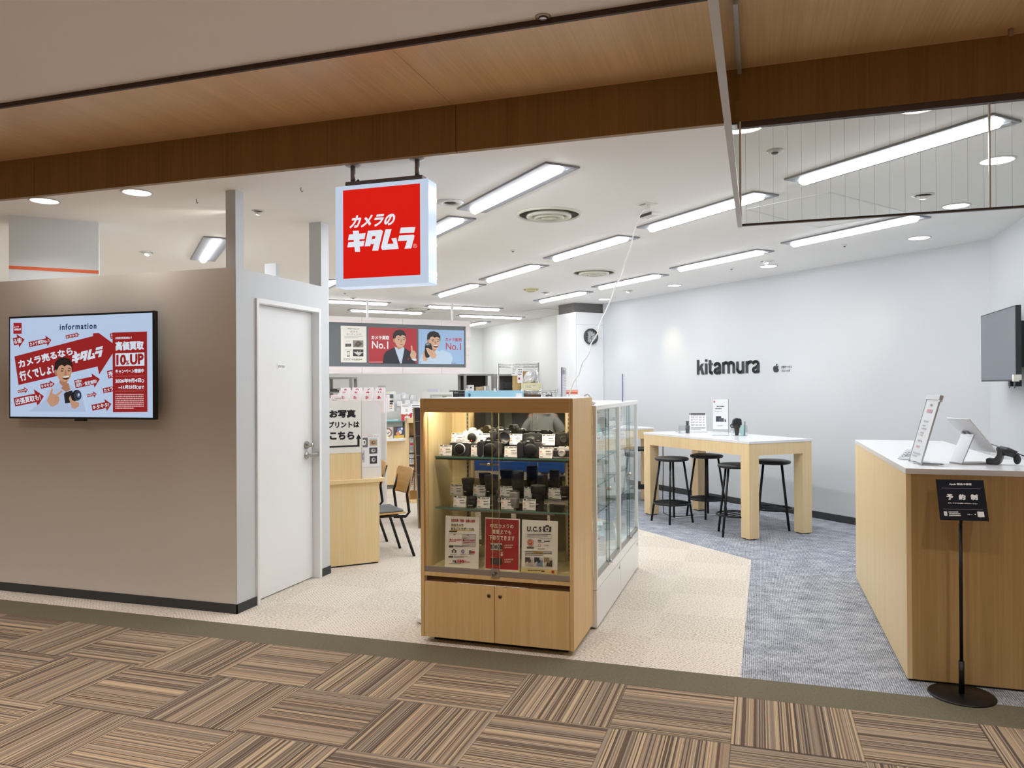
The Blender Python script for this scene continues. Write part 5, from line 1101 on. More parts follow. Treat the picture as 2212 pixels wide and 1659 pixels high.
ck = thing('wall_clock', 'round wall clock with dark grey rim on the white column', 'clock', (q.x, q.y, q.z), ca)
CMx = RX(PI / 2)
MB().lathe([(.123, 0), (.123, .03), (.118, .036), (.106, .036), (.103, .028), (.103, 0)], 48, None, CMx).build('rim', C('#3a3a3c', .4), ck)
MB().lathe([(.104, .024), (0, .024)], 48, None, CMx).build('dial', C('#efefec', .5), ck)
a = Art(.2, .2, T(-.1, -.0242, .1) @ RX(PI / 2))
for k in range(1, 13): an = k * PI / 6; X9, Y9 = .1 + .082 * math.sin(an), .1 - .082 * math.cos(an); hw = .0075 if k < 10 else .0095; a.tbox(str(k), X9 - hw, Y9 - .0085, X9 + hw, Y9 + .0085, '#333336', .03)
a.build('numerals', ck)
for nm, an, L, wd_ in (('minute_hand', math.radians(68), .072, .0045), ('hour_hand', math.radians(216), .056, .006), ('second_hand', math.radians(-28), .075, .0016)): MB().box(-wd_ / 2, wd_ / 2, -.0285, -.027, -.012, L, None, RY(an)).build(nm, C('#222224', .4), ck)
MB().lathe([(.106, .031), (0, .031)], 40, None, CMx).build('clock_glass', M_ACRY, ck)
t2 = thing('wall_screen', 'dark switched off screen on a wall arm at the right edge', 'screen', (1.75, 6.79, 1.745))
MB().box(.0, .035, -.455, .455, -.272, .272).build('casing', C('#2b2c30', .4), t2, .003); MB().box(-.001, .0, -.445, .445, -.260, .262).build('screen_glass', C('#5f656f', .22, 0, 0, .6), t2)
MB().box(.035, .06, -.36, .36, -.2, .2).build('rear_cover', M_BLACK, t2, .004); MB().box(.06, .19, -.08, .08, -.15, .15).box(.06, .19, -.3, -.26, -.17, .17).box(.06, .19, .2, .24, -.17, .17).build('wall_mount', M_BLACK, t2)
for y, cc, lb in ((-.43, M_BLACK, 'black clip'), (-.31, M_BLACK, 'black clip')): MB().box(-.005, .035, y - .022, y + .022, -.31, -.272).tube([(.0, y, -.31), (.0, y + .012, -.322), (0, y + .02, -.315)], .002, 6).build('cable_clip', cc, t2)
MB().box(-.02, .03, -.47, -.435, -.265, -.225).box(-.024, .012, -.485, -.45, -.275, -.25).build('sensor', C('#ece9df', .4), t2)
# ================================================================== menu board over the print counter
def sheet(px, plane_p, face):
    """size, placement and corners of a flat sheet facing the heading face whose corners show at px"""
    n = (math.cos(face), math.sin(face), 0); P = [onp(*p, plane_p, n) for p in px]
    w_ = ((P[1] - P[0]).to_2d().length + (P[2] - P[3]).to_2d().length) / 2; h_ = ((P[0].z - P[3].z) + (P[1].z - P[2].z)) / 2
    z = (P[0].z + P[1].z) / 2; return w_, h_, upright(P[0].x, P[0].y, z, face)
F45 = math.radians(-45)
BR = Vector((-4.28, 11.22, 0)); bd = Vector((-1, -1, 0)).normalized()
mb_ = thing('menu_board', 'long dark grey board with white plank frame hanging at the back', 'hanging board', (BR.x, BR.y, 0), math.radians(45)); BL_ = 4.2
ZB0, ZB1 = 1.655, 2.475
MB().box(-BL_, -.07, .0, .06, ZB0 + .07, ZB1 - .07).build('board_panel', C('#6f767b', .55), mb_)
M_PLANK = wood('whitewashed_plank', '#f8f3f3', '#e4d9d9', 'x', .6, 14)
f = MB(); x = -BL_
while x < -.01:
    x2 = min(0, x + .62); f.box(x, x2 - .004, -.03, .09, ZB0, ZB0 + .10); f.box(x, x2 - .004, -.03, .09, ZB1 - .085, ZB1); x = x2
f.box(-.075, 0, -.032, .09, ZB0 + .10, ZB1 - .085); f.build('board_frame', M_PLANK, mb_)
for x in (-.28, -1.62, -2.9): MB().cyl((x, .03, ZB1), (x, .03, ZC), .016, n=12).build('hanging_rod', M_WMET, mb_)
ZM = lambda x, y: (700 + x / 6.703, 690 + y / 6.703)
FP = BR + Vector((1, -1, 0)).normalized() * .012
def poster(label, q, draw):
    px = [ZM(*p) for p in q]; w_, h_, P = sheet(px, FP, F45)
    t = thing('poster', label, 'poster', tuple(P.translation), 0, 'posters on the hanging menu board'); P0 = P.copy(); P0.translation = (0, 0, 0)
    MB().box(0, w_, -h_, 0, -.011, 0, None, P0).build('backing', C('#e9e9e7', .5), t); a = Art(w_, h_, P0, q, 0, .4); draw(a); a.build('printing', t)
def d1(a):
    a.poly([(242, 88), (612, 103), (612, 628), (240, 620)], '#f3f1ea'); K = '#5a5a55'
    a.text('最短90分仕上げ', (340, 122), (512, 128), (340, 142), K, .01); a.text('ガラス', (378, 162), (485, 164), (378, 190), '#6d6d66', .01, 0, 1.2); a.text('コーティング', (322, 196), (532, 202), (322, 226), '#6d6d66', .01, 0, 1.1); a.lines(296, 240, 556, 280, 2, '#a9a8a0', .4, 3); a.text('カメラ', (318, 305), (374, 306), (318, 320), K)
    a.rect(305, 350, 390, 392, '#4a4a46'); a.ell(348, 370, 20, 20, '#8f8f88'); a.ell(348, 370, 12, 12, '#232321'); a.poly([(416, 302), (566, 306), (566, 406), (416, 402)], '#8f8a86'); a.poly([(428, 372), (490, 306), (560, 352), (490, 402)], '#5f524f'); a.ell(490, 354, 6, 6, '#c9a25e')
    a.text('スマートフォン', (296, 430), (400, 432), (296, 446), K); a.rect(328, 458, 368, 536, '#4a4a46'); a.rect(333, 468, 363, 522, '#f3f1ea'); a.poly([(416, 432), (566, 436), (566, 536), (416, 532)], '#3a3836'); a.poly([(420, 470), (566, 474), (496, 528)], '#d8d4cf'); a.ell(480, 464, 7, 6, '#e9e9e9'); a.ell(520, 456, 7, 6, '#e9e9e9')
    a.lines(275, 562, 385, 598, 2, '#9a9688', .4, 5); a.text('3,850', (424, 566), (512, 570), (424, 596), '#8a7a52', .02); a.lines(398, 572, 420, 590, 1, '#8a7a52', .7, 6); a.lines(516, 574, 566, 592, 1, '#8a7a52', .6, 7)
poster('white poster about coating with small pictures, leftmost on the hanging board', [(242, 88), (612, 103), (612, 628), (240, 620)], d1)
SKN, SHD = '#d9b195', '#c0906f'
def d2(a):
    a.poly([(642, 108), (1345, 140), (1340, 640), (640, 632)], '#b4333c'); w_ = '#f6eef0'
    a.text('カメラ買取', (685, 230), (948, 238), (683, 288), w_, .05); a.text('No.1', (692, 308), (932, 318), (690, 418), w_, .02)
    a.lines(648, 612, 1000, 628, 1, '#e9c9cc', .6, 2)
    man(a, lambda x, y: (990 + x * 2.05, 158 + y * 2.3), '#231b1d', SKN, SHD, '#c9d6ea', False, None)
    a.poly([(848, 634), (862, 520), (900, 462), (1015, 405), (1040, 430), (1110, 637)], '#2b2a36'); a.poly([(1155, 410), (1250, 470), (1300, 560), (1320, 640), (1120, 637), (1130, 520)], '#2b2a36'); a.poly([(1018, 388), (1075, 440), (1150, 400), (1162, 430), (1120, 637), (1098, 637), (1040, 470)], '#c9d9ee')
    a.poly([(1255, 392), (1266, 376), (1276, 392), (1280, 450), (1310, 460), (1332, 500), (1322, 560), (1290, 585), (1256, 560), (1240, 520), (1258, 470)], SKN); a.poly([(1256, 572), (1328, 566), (1334, 598), (1300, 604)], '#dfe6f2'); a.poly([(1200, 578), (1232, 560), (1238, 566), (1204, 584)], '#c9474d')
    for x in (1282, 1300): a.line((x, 470), (x + 4, 510), 4, SHD)
poster('red poster of a person in a dark jacket raising one finger, on the hanging board', [(642, 108), (1345, 140), (1340, 640), (640, 632)], d2)
def d3(a):
    a.poly([(1368, 140), (2032, 160), (2027, 650), (1370, 643)], '#a3c4ea'); R_ = '#c23a4a'
    a.text('カメラ販売', (1756, 262), (1994, 270), (1756, 316), R_, .03); a.text('No.1', (1764, 338), (1982, 346), (1762, 438), R_, .01); a.lines(1750, 630, 2010, 644, 1, '#5a6a80', .5, 3)
    man(a, lambda x, y: (1480 + x * 2.1 - (y - 60) * .1, 178 + y * 2.35 + (x - 50) * .2), '#201a1c', SKN, SHD, '#c6dcf2', True, None)
    a.poly([(1395, 643), (1430, 560), (1520, 520), (1640, 500), (1700, 440), (1830, 490), (1860, 560), (1835, 648)], '#c6dcf2')
    a.poly([(1462, 380), (1470, 350), (1520, 340), (1548, 350), (1570, 430), (1520, 550), (1480, 560), (1450, 520)], '#1d1c20'); a.ell(1502, 362, 40, 22, '#4a4a50', 24, -.2); a.ell(1500, 360, 26, 13, '#8f9aa4', 20, -.2)
    a.poly([(1472, 420), (1500, 415), (1600, 470), (1630, 520), (1610, 560), (1560, 570), (1500, 490)], SKN); a.poly([(1425, 560), (1430, 470), (1450, 455), (1462, 540), (1500, 575), (1480, 605), (1440, 600)], SKN)
    for k in range(3): a.line((1490 + 26 * k, 430 + 12 * k), (1545 + 18 * k, 490 + 14 * k), 4, SHD)
poster('pale blue poster of a laughing person hugging a lens, on the hanging board', [(1368, 140), (2032, 160), (2027, 650), (1370, 643)], d3)

# ================================================================== consulting desk with the print sign and two chairs
D0 = Vector((-2.943, 5.755, 0))
dk = thing('consulting_desk', 'oak desk with end panel and privacy screen behind the staff door wall', 'desk', tuple(D0), math.radians(135))   # local x = away from viewer, local y = to the left
MB().box(.0, 1.25, 0, .75, .674, .704).build('desk_top', M_OAKH, dk, .002)
MB().box(.03, .055, .045, .75, .012, .674).build('end_panel', M_OAK, dk); MB().box(.055, 1.2, .70, .725, .05, .674).build('modesty_panel', M_OAK, dk); MB().box(.035, .05, .06, .74, 0, .012).box(1.15, 1.2, .1, .7, 0, .674).build('foot', M_BLACK, dk)
ro = [(.19, .705), (.02, .705), (.018, 1.25)] + [(.018 + .085 * (1 - math.cos(a * PI / 12)), 1.255 + .085 * math.sin(a * PI / 12)) for a in range(7)] + [(.19, 1.34)]
MB().prism(ro, .058, .070, C('#e6e3e4', .5), Matrix(((0, 0, 1, 0), (1, 0, 0, 0), (0, 1, 0, 0), (0, 0, 0, 1)))).build('privacy_screen', None, dk)
MB().box(.032, .056, .196, .75, .704, 1.345).build('upper_panel', M_OAK, dk); MB().box(.028, .032, .190, .197, .704, 1.345).build('panel_edge', C('#c7c5c6', .4), dk)
pn = Vector((.7071, -.7071, 0)); SP0 = D0 + Vector((-.7071, .7071, 0)) * .029
qs = [ (700 + x / 9.217, 800 + y / 9.217) for x, y in ((-190, 612), (765, 605), (765, 1630), (-190, 1678))]
w_, h_, P = sheet(qs, SP0, F45); t = thing('direction_sign', 'white board with black handwritten arrow sign on the desk panel', 'sign', tuple(P.translation)); P0 = P.copy(); P0.translation = (0, 0, 0)
MB().box(0, w_, -h_, 0, -.003, 0, None, P0).build('board', C('#eceae6', .5), t)
a = Art(w_, h_, P0, [(-190, 612), (765, 605), (765, 1630), (-190, 1678)], 0, .5); K = '#120d1c'
a.text('お写真', (105, 788), (630, 782), (105, 950), K, .06); a.text('プリントは', (85, 1022), (702, 1010), (85, 1150), K, .045); a.text('こちら', (112, 1222), (602, 1215), (112, 1385), K, .06)
a.poly([(-150, 1522), (660, 1484), (660, 1362), (636, 1362), (686, 1262), (735, 1360), (704, 1362), (704, 1516), (-150, 1556)], K); a.build('lettering', t)
t = thing('photo_sheet', 'white sheet with small black and white photos in a clear sleeve on the privacy screen', 'notice', tuple(D0), math.radians(135))
def scr(y, z): return Vector((.0565, y, z))
MB().box(.056, .0575, .035, .198, .80, 1.06).build('sleeve', C('#efeef2', .3), t)
a = Art(.163, .27, Matrix(((0, 0, -1, .0555), (-1, 0, 0, .198), (0, 1, 0, 1.065), (0, 0, 0, 1))), [(775, 1205), (1110, 1205), (1110, 2020), (775, 2020)], 0, .4)
a.rect(775, 1205, 1110, 2020, '#efeef3'); a.lines(785, 1215, 1100, 1240, 1, '#d9a9b4', .5, 3)
for k, x in enumerate((930, 980, 1030, 1080)): a.ell(x, 1258, 14, 14, '#d98f9c'); a.ell(x, 1258, 8, 8, '#efeef3')
for x0, y0, x1, y1, c1, c2 in ((775, 1285, 905, 1525, '#6a6a70', '#e9e9ec'), (935, 1345, 1070, 1490, '#c2a27c', '#5a5a60'), (930, 1540, 1070, 1690, '#4a4a4e', '#c9c9cc'), (940, 1750, 1065, 1940, '#3a3a3e', '#bdbdc2'), (790, 1600, 850, 1900, '#c9c9d0', '#85858c')): a.rect(x0, y0, x1, y1, c1); a.ell((x0 + x1) / 2, (y0 + y1) / 2, (x1 - x0) * .28, (y1 - y0) * .3, c2); a.ell((x0 + x1) / 2 + 8, (y0 + y1) / 2 - 6, (x1 - x0) * .12, (y1 - y0) * .14, c1)
a.rect(930, 1300, 1070, 1335, '#cfe0e4'); a.build('printing', t)
def chair():
    t = thing('chair', '', 'chair', group='plywood chairs at the consulting desk')
    # bent plywood back
    vs = []; nn = 12
    for j, (z, dy) in enumerate(((.525, .012), (.55, 0), (.65, -.004), (.735, -.012), (.755, -.016))):
        k = .86 if j in (0, 4) else 1
        for i in range(nn + 1):
            u = i / nn * 2 - 1; vs.append((u * .205 * k, -.225 - .035 * (1 - u * u) + dy - .10 * (z - .53), z))
    fs_ = [(j * (nn + 1) + i, j * (nn + 1) + i + 1, (j + 1) * (nn + 1) + i + 1, (j + 1) * (nn + 1) + i) for j in range(4) for i in range(nn)]
    o = MB().add(vs, fs_, None, True).build('backrest', M_PLY, t); s_ = o.modifiers.new('solid', 'SOLIDIFY'); s_.thickness = .014; s_.offset = 0; o.modifiers.new('sub', 'SUBSURF').render_levels = 1
    MB().prism([(-.19, -.2), (.19, -.2), (.2, .0), (.19, .2), (-.19, .2), (-.2, 0)], .375, .388).build('seat_shell', M_PLY, t, .004)
    MB().prism([(-.175, -.185), (.175, -.185), (.185, 0), (.175, .19), (-.175, .19), (-.185, 0)], .388, .408).build('seat_pad', C('#6f7479', .55), t, .008)
    for sx in (-1, 1):
        MB().tube([(sx * .17, .15, .36), (sx * .17, -.13, .36), (sx * .17, -.16, .345), (sx * .185, -.275, .0)], .0125, 10).build('rear_leg', M_BMET, t)
        MB().tube([(sx * .165, -.08, .36), (sx * .165, .14, .36), (sx * .168, .165, .34), (sx * .18, .25, 0)], .0125, 10).build('front_leg', M_BMET, t)
        MB().tube([(sx * .165, -.10, .35), (sx * .172, -.205, .345), (sx * .175, -.235, .38), (sx * .175, -.215, .53), (sx * .175, -.275, .72)], .0125, 10).build('back_upright', M_BMET, t)
    MB().tube([(-.17, .1, .36), (.17, .1, .36)], .010, 8).tube([(-.17, -.1, .36), (.17, -.1, .36)], .010, 8).build('seat_rail', M_BMET, t)
    return t
ch = chair(); ch.location = (-3.155, 5.995, 0); ch.rotation_euler = (0, 0, math.radians(135)); ch['label'] = 'black legged plywood chair standing right of the consulting desk, nearest the wood cabinet'
dup(ch, (-3.665, 6.49, 0), math.radians(135), 'second plywood chair beyond the first, almost hidden behind the desk panel')

# ================================================================== back of the shop, left: print counter with racks
def yawbox(name, label, cat, x0, y0, x1, y1, d, dp, col_, group=None, rough=.5, zmin=None, rz=YAW, bev=.0):
    """box standing at depth d whose front shows between the pixels (x0, y0) and (x1, y1)"""
    a = dep(x0, y1, d); b = dep(x1, y0, d); z0 = a.z if zmin is None else zmin; w_ = (b - a).to_2d().length; c = (a + b) / 2
    t = thing(name, label, cat, (c.x, c.y, z0), rz, group); h_ = b.z - z0
    MB().box(-w_ / 2, w_ / 2, 0, dp, 0, h_).build('body', col_ if not isinstance(col_, str) else C(col_, rough), t, bev); return t, w_, h_
def front(t, w_, h_, draw, name='front_detail'):
    a = Art(w_, h_, T(-w_ / 2, -.0005, h_) @ RX(PI / 2), [(0, 0), (100, 0), (100, 100), (0, 100)]); draw(a); a.build(name, t)
# print counter (oak front, white shelves) : front through the measured foot line
PC0 = Vector((-5.06, 9.92, 0)); pr = thing('print_counter', 'oak counter with white display ledge behind the plywood chair', 'counter', tuple(PC0), math.radians(45))
MB().box(-1.9, .30, 0, .55, .06, .69).build('carcass', M_OAK, pr); MB().box(-1.88, .28, .04, .5, 0, .06).build('plinth', C('#8a8a86', .5), pr)
MB().prism([(-1.9, -.10), (.2, -.10), (.27, -.06), (.30, 0), (.30, .16), (-1.9, .16)], .69, .725).build('ledge', M_GLOSSW, pr, .004)
MB().box(-1.9, .30, .16, .55, .69, .96).build('upper_case', C('#e9e6da', .45), pr); MB().box(-1.9, .30, .02, .55, .96, .97).build('glass_ledge', C('#6fb0b8', .15), pr)
MB().box(-1.9, .28, .25, .6, .97, 1.10).build('riser', C('#c9c6c0', .5), pr)
MBK = T(*PC0, 0) if False else (Matrix.Translation(PC0) @ RZ(math.radians(45)))
def on_counter(x, y, z): return MBK @ Vector((x, y, z))
def small(name, label, cat, x, y, z, w_, d_2, h_, col_, draw=None, group=None, tilt=0, rz=45):
    p = on_counter(x, y, z + .001); t = thing(name, label, cat, tuple(p), math.radians(rz), group); M = RX(-tilt)
    MB().box(-w_ / 2, w_ / 2, 0, d_2, 0, h_, None, M).build('body', C(col_, .45), t)
    if draw: a = Art(w_, h_, M @ T(-w_ / 2, -.0004, h_) @ RX(PI / 2), [(0, 0), (100, 0), (100, 100), (0, 100)]); draw(a); a.build('printing', t)
    return t
def ph1(a): a.rect(0, 0, 100, 100, '#d9cfc4'); a.rect(0, 0, 34, 80, '#c6b7aa'); a.ell(62, 45, 36, 44, '#8d6f60'); a.ell(64, 46, 22, 30, '#e9e2da'); a.ell(58, 42, 5, 6, '#2a2220'); a.ell(74, 44, 5, 6, '#2a2220'); a.ell(66, 56, 6, 5, '#3a2c28'); a.poly([(0, 82), (30, 80), (34, 100), (0, 100)], '#d9b23a'); a.ell(50, 90, 22, 14, '#f0e3b8')
def ph2(a): a.rect(0, 0, 100, 100, '#3b3a56'); a.poly([(0, 0), (40, 0), (10, 60)], '#5a3f3a'); a.ell(60, 40, 26, 30, '#6f7fa8'); a.ell(64, 50, 14, 18, '#e9d9c8'); a.ell(40, 62, 20, 16, '#d98a4a'); a.poly([(0, 78), (100, 74), (100, 100), (0, 100)], '#d8b44a'); a.ell(82, 20, 10, 12, '#e4e6f0')
small('photo_print', 'propped photo of a pale curly dog on the white ledge', 'photo', -.02, -.03, .725, .22, .004, .155, '#eeeae4', ph1, 'photos propped on the white ledge', .15)
small('photo_print', 'propped dark colourful photo right of the dog photo on the white ledge', 'photo', .19, .0, .725, .15, .004, .165, '#eeeae4', ph2, 'photos propped on the white ledge', .15)
def ph3(a): a.lines(10, 6, 90, 70, 4, '#6a6f86', .6, 2); a.lines(10, 80, 90, 96, 1, '#c8504a', .8, 3)
small('upright_card', 'narrow white printed card at the left of the white ledge', 'card', -.24, -.02, .725, .09, .004, .30, '#f2f2f4', ph3, None, .1)
small('price_note', 'small yellow note stuck on the grey riser of the print counter', 'note', -.27, .246, 1.02, .10, .003, .06, '#efe6ae', lambda a: a.lines(20, 30, 90, 70, 1, '#8a8258', .6, 2))
small('leaflet', 'pale turquoise leaflets lying on the glass ledge', 'leaflet', -.08, .04, .97, .5, .16, .012, '#bfe3e6')
small('leaflet', 'white leaflet at the right end of the glass ledge', 'leaflet', .235, .05, .97, .12, .14, .02, '#eef0f4', lambda a: a.lines(10, 20, 90, 80, 1, '#8f8fb0', .6, 2))
def bro(a): a.lines(10, 6, 90, 22, 2, '#a9a9ae', .5, 1); a.rect(40, 30, 60, 48, '#c9c9cc'); a.poly([(0, 60), (40, 64), (42, 74), (30, 76), (30, 100), (0, 100)], '#c73b42'); a.poly([(100, 52), (62, 66), (64, 76), (78, 74), (78, 88), (100, 86)], '#c73b42'); a.rect(32, 74, 76, 100, '#f6f2f4'); a.ell(50, 66, 12, 7, '#b6864a')
small('flyer', 'white flyer with red ribbon standing at the print counter', 'flyer', .30, -.02, .97, .165, .003, .245, '#f4f3f5', bro, None, .05)
def tab(a):
    for k in range(3): a.rect(6, 8 + 24 * k, 94, 13 + 24 * k, '#4a4c52')
    for k in range(3): a.lines(8, 18 + 24 * k, 94, 28 + 24 * k, 1, '#8a8c96', .6, k)
    a.rect(40, 60, 46, 96, '#4a4c52')
small('timetable', 'white printed table sheet right of the ribbon flyer', 'notice', .45, .0, .97, .13, .003, .24, '#f4f4f6', tab, None, .05)
small('sample_card', 'cream card with small print at the left edge of the wood cabinet', 'card', .56, .06, .97, .10, .003, .30, '#f0efe6', lambda a: (a.rect(10, 4, 70, 12, '#e4d98f'), a.lines(10, 20, 90, 90, 6, '#b9b9bc', .4, 4)), None, .05)
MB().box(.30, .64, -.06, .3, .96, .97).box(.32, .62, .0, .25, .06, .96).build('side_stand', C('#d8d5cf', .5), pr)
t = small('payment_terminal', 'white and dark card terminal with receipt slot on the grey riser', 'card terminal', .14, .32, 1.10, .17, .12, .13, '#ecebea', lambda a: (a.rect(18, 2, 88, 66, '#3e4046'), a.lines(30, 22, 80, 40, 1, '#8f9196', .5, 3)))
small('price_slip', 'white slip with orange print below the card terminal', 'card', .14, .305, 1.10, .15, .003, .10, '#f3f1ec', lambda a: (a.lines(14, 16, 86, 40, 1, '#e08a3a', .7, 2), a.lines(14, 52, 86, 90, 2, '#8a8a8c', .5, 3)))
t = small('receipt_printer', 'pale grey device with a dark display behind the card terminal', 'printer', .20, .46, 1.10, .20, .12, .29, '#e4e6e2', lambda a: (a.rect(22, 14, 80, 34, '#5b6468'), a.rect(30, 4, 55, 9, '#e3e08a'), a.rect(10, 46, 92, 62, '#3a2f28'), a.rect(10, 62, 90, 100, '#b9bab8')))
def bag(label, x, y, w_, h_, lean):
    p = on_counter(x, y, 1.101); t = thing('plastic_bag', label, 'bag', tuple(p), math.radians(45), 'wrapped packs on the print counter')
    n = 7; vs = []; fs_ = []
    r = random.Random(int(x * 100)); prof = [(1, 0), (1.05, .2), (.95, .45), (1.02, .7), (.8, .92), (.7, 1)]
    for k, z in prof:
        for i in range(n): an = 2 * PI * i / n; vs.append((lean * z + w_ / 2 * k * math.cos(an) * r.uniform(.85, 1.1), w_ / 3 * k * math.sin(an) * r.uniform(.85, 1.1) + .05, z * h_))
    for j in range(5):
        for i in range(n): fs_.append((j * n + i, j * n + (i + 1) % n, (j + 1) * n + (i + 1) % n, (j + 1) * n + i))
    fs_ += [tuple(range(n))[::-1], tuple(range(5 * n, 6 * n))]
    MB().add(vs, fs_, None, False).build('wrapping', C('#cdced0', .25, 0, 0, .6), t); MB().box(lean - .04, lean + .04, -w_ / 3.2 + .02, -w_ / 3.2 + .022, h_ * .3, h_ * .6).build('label_sticker', C('#e9e9ea', .4), t)
bag('grey clear wrapped pack standing left among the packs on the print counter', .30, .37, .13, .25, .02); bag('tall grey wrapped pack in the middle of the packs on the print counter', .42, .40, .15, .27, .03); bag('pale wrapped pack at the right of the packs on the print counter', .56, .40, .14, .24, .01)
MB().box(.28, .64, .25, .6, .97, 1.10).build('riser', C('#c9c6c0', .5), pr); MB().box(.28, .64, .25, .55, .06, .97).build('end_case', M_OAK, pr)
# index cards with red characters
RK = [None]
rk = thing('index_rack', 'pale rack holding rows of white index cards behind the desk screen', 'rack', tuple(dep(772, 866, 8.35)), YAW); rk.scale = (1.1,) * 3; zb = rk.location.z
for r_ in range(3): MB().box(-.32, .262, -.02 + .13 * r_, .09 + .13 * r_, -.12, .0 + .028 * r_).build('tier', C('#f0e6e9', .5), rk)
MB().box(-.30, .13, 0, .36, -zb / 1.1, -.1).build('cabinet_body', C('#e8dfe2', .5), rk)
rows = (('あかたな', 0), ('いきちに', 1), ('うくつぬ', 2))
for tx, r_ in rows:
    for k, chx in enumerate(tx):
        lx = .215 - .118 * k - .015 * r_; p = (Matrix.Translation(rk.location) @ RZ(YAW) @ Matrix.Scale(1.1, 4)) @ Vector((lx, -.015 + .13 * r_, .001 + .028 * r_))
        t = thing('index_card', 'white index card with red character, %s from right, %s row of the pale rack' % (('first', 'second', 'third', 'fourth')[k], ('front', 'middle', 'rear')[r_]), 'index card', tuple(p), YAW, 'index cards in the pale rack'); t.scale = (1.1,) * 3
        MB().box(-.05, .05, 0, .004, 0, .075).box(-.048, .048, .012, .03, 0, .06).build('card', C('#f6f3f6', .5), t); a = Art(.04, .04, T(-.02, -.0005, .052 if r_ == 0 else .068) @ RX(PI / 2)); a.tbox(chx, .004, .004, .036, .036, '#cc2f5c', .05); a.build('character', t)
p = (Matrix.Translation(rk.location) @ RZ(YAW) @ Matrix.Scale(1.1, 4)) @ Vector((-.185, -.045, .0)); t = thing('notice_card', 'small grey white notice lying against the index cards', 'notice', (p.x, p.y, p.z - .006), YAW); MB().box(-.065, .065, 0, .004, 0, .05).build('sheet', C('#e9e4e6', .5), t); a = Art(.13, .05, T(-.065, -.0005, .05) @ RX(PI / 2)); a.lines(.04, .014, .1, .024, 1, '#7a7c86', .6, 2); a.lines(.01, .03, .09, .04, 1, '#7a7c86', .6, 3); a.rect(.11, .004, .125, .02, '#a88a92'); a.build('printing', t)
MB().box(-.135, -.115, -.05, .0, -.02, -.006).build('ledge_hook', C('#f0dde2', .5), rk)
# oak cabinet with hanging goods and the dark banner next to it
hc = thing('accessory_rack', 'oak side cabinet with hooks of small packaged accessories behind the chair', 'rack', (-4.25, 8.92, 0), math.radians(45))
MB().box(-.025, .0, -.05, .02, .0, 1.065).build('side_panel', M_OAK, hc); MB().box(0, .5, .0, .02, 0, 1.065).build('back_panel', wood('oak_back_shaded', '#b08a50', '#9c763d', 'z', .5, 60), hc); MB().box(-.025, .5, -.14, .02, 1.005, 1.065).build('top_panel', M_OAK, hc); MB().box(0, .5, -.14, 0, .0, .03).build('base_panel', M_OAK, hc)  # back: same oak darkened, the rack's inner shade painted in
MB().box(.02, .4, -.13, -.0, .86, .866).build('shelf', M_STEEL, hc)
hm = Matrix.Translation(hc.location) @ RZ(math.radians(45)); r = random.Random(5); cols = ('#e9e6e2', '#d8d4cf', '#efeeec', '#c9c6c2', '#d24a55', '#e4e6ea', '#f0eef0')
for zi, (z, n, h_) in enumerate(((.82, 3, .06), (.765, 3, .14), (.61, 3, .05), (.55, 3, .075), (.45, 3, .05), (.385, 3, .24))):
    MB().box(.02, .34, -.012, -.002, z - .006, z + .004).build('hook_bar', C('#4a2f2a', .5), hc)
    for k in range(n):
        x = .04 + .062 * k; y = -.03 - .05 * (k % 2); p = hm @ Vector((x, y, z - h_)); t = thing('hanging_pack', 'small hanging accessory pack, %s in the %s row of the oak side cabinet' % (('first', 'second', 'third', 'fourth')[k], ('top', 'second', 'third', 'fourth', 'fifth', 'bottom')[zi]), 'packaged accessory', tuple(p), math.radians(45), 'hanging packs in the oak side cabinet')
        MB().box(-.027, .027, -.004, .004, 0, h_ - .004).build('pack', C(cols[(zi * 3 + k) % 7], .4), t); a = Art(.05, h_ * .8, T(-.025, -.0045, h_ * .9) @ RX(PI / 2)); a.rect(.004, .004, .046, h_ * .25, ('#8a8f98', '#c93f4a', '#5f7a9a')[(zi + k) % 3]); a.lines(.006, h_ * .35, .044, h_ * .75, 4, '#6d6a68', .5, k + zi); a.build('printing', t)
        MB().cyl((0, 0, h_ - .006), (0, .03 + .05 * (k % 2), h_ + .0), .003, n=6).build('hook', M_STEEL, t)
a0 = dep(899, 1090, 7.95); t = thing('dark_banner', 'tall narrow dark leaning panel between the oak side cabinet and the wood cabinet', 'panel', (a0.x + .06, a0.y, 0), YAW); M = RY(-.04)
MB().box(-.02, .26, 0, .02, .0, 1.24, None, M).build('panel', C('#2b2930', .4), t); MB().box(-.035, -.02, -.005, .025, 0, 1.24, None, M).build('panel_edge', C('#8f7a58', .5), t); s_ = MB()
for z in (.3, .55, .75, .95, 1.1): s_.box(-.02, .26, -.002, 0, z, z + .004, None, M)
s_.build('seam', C('#8a8890', .4), t)
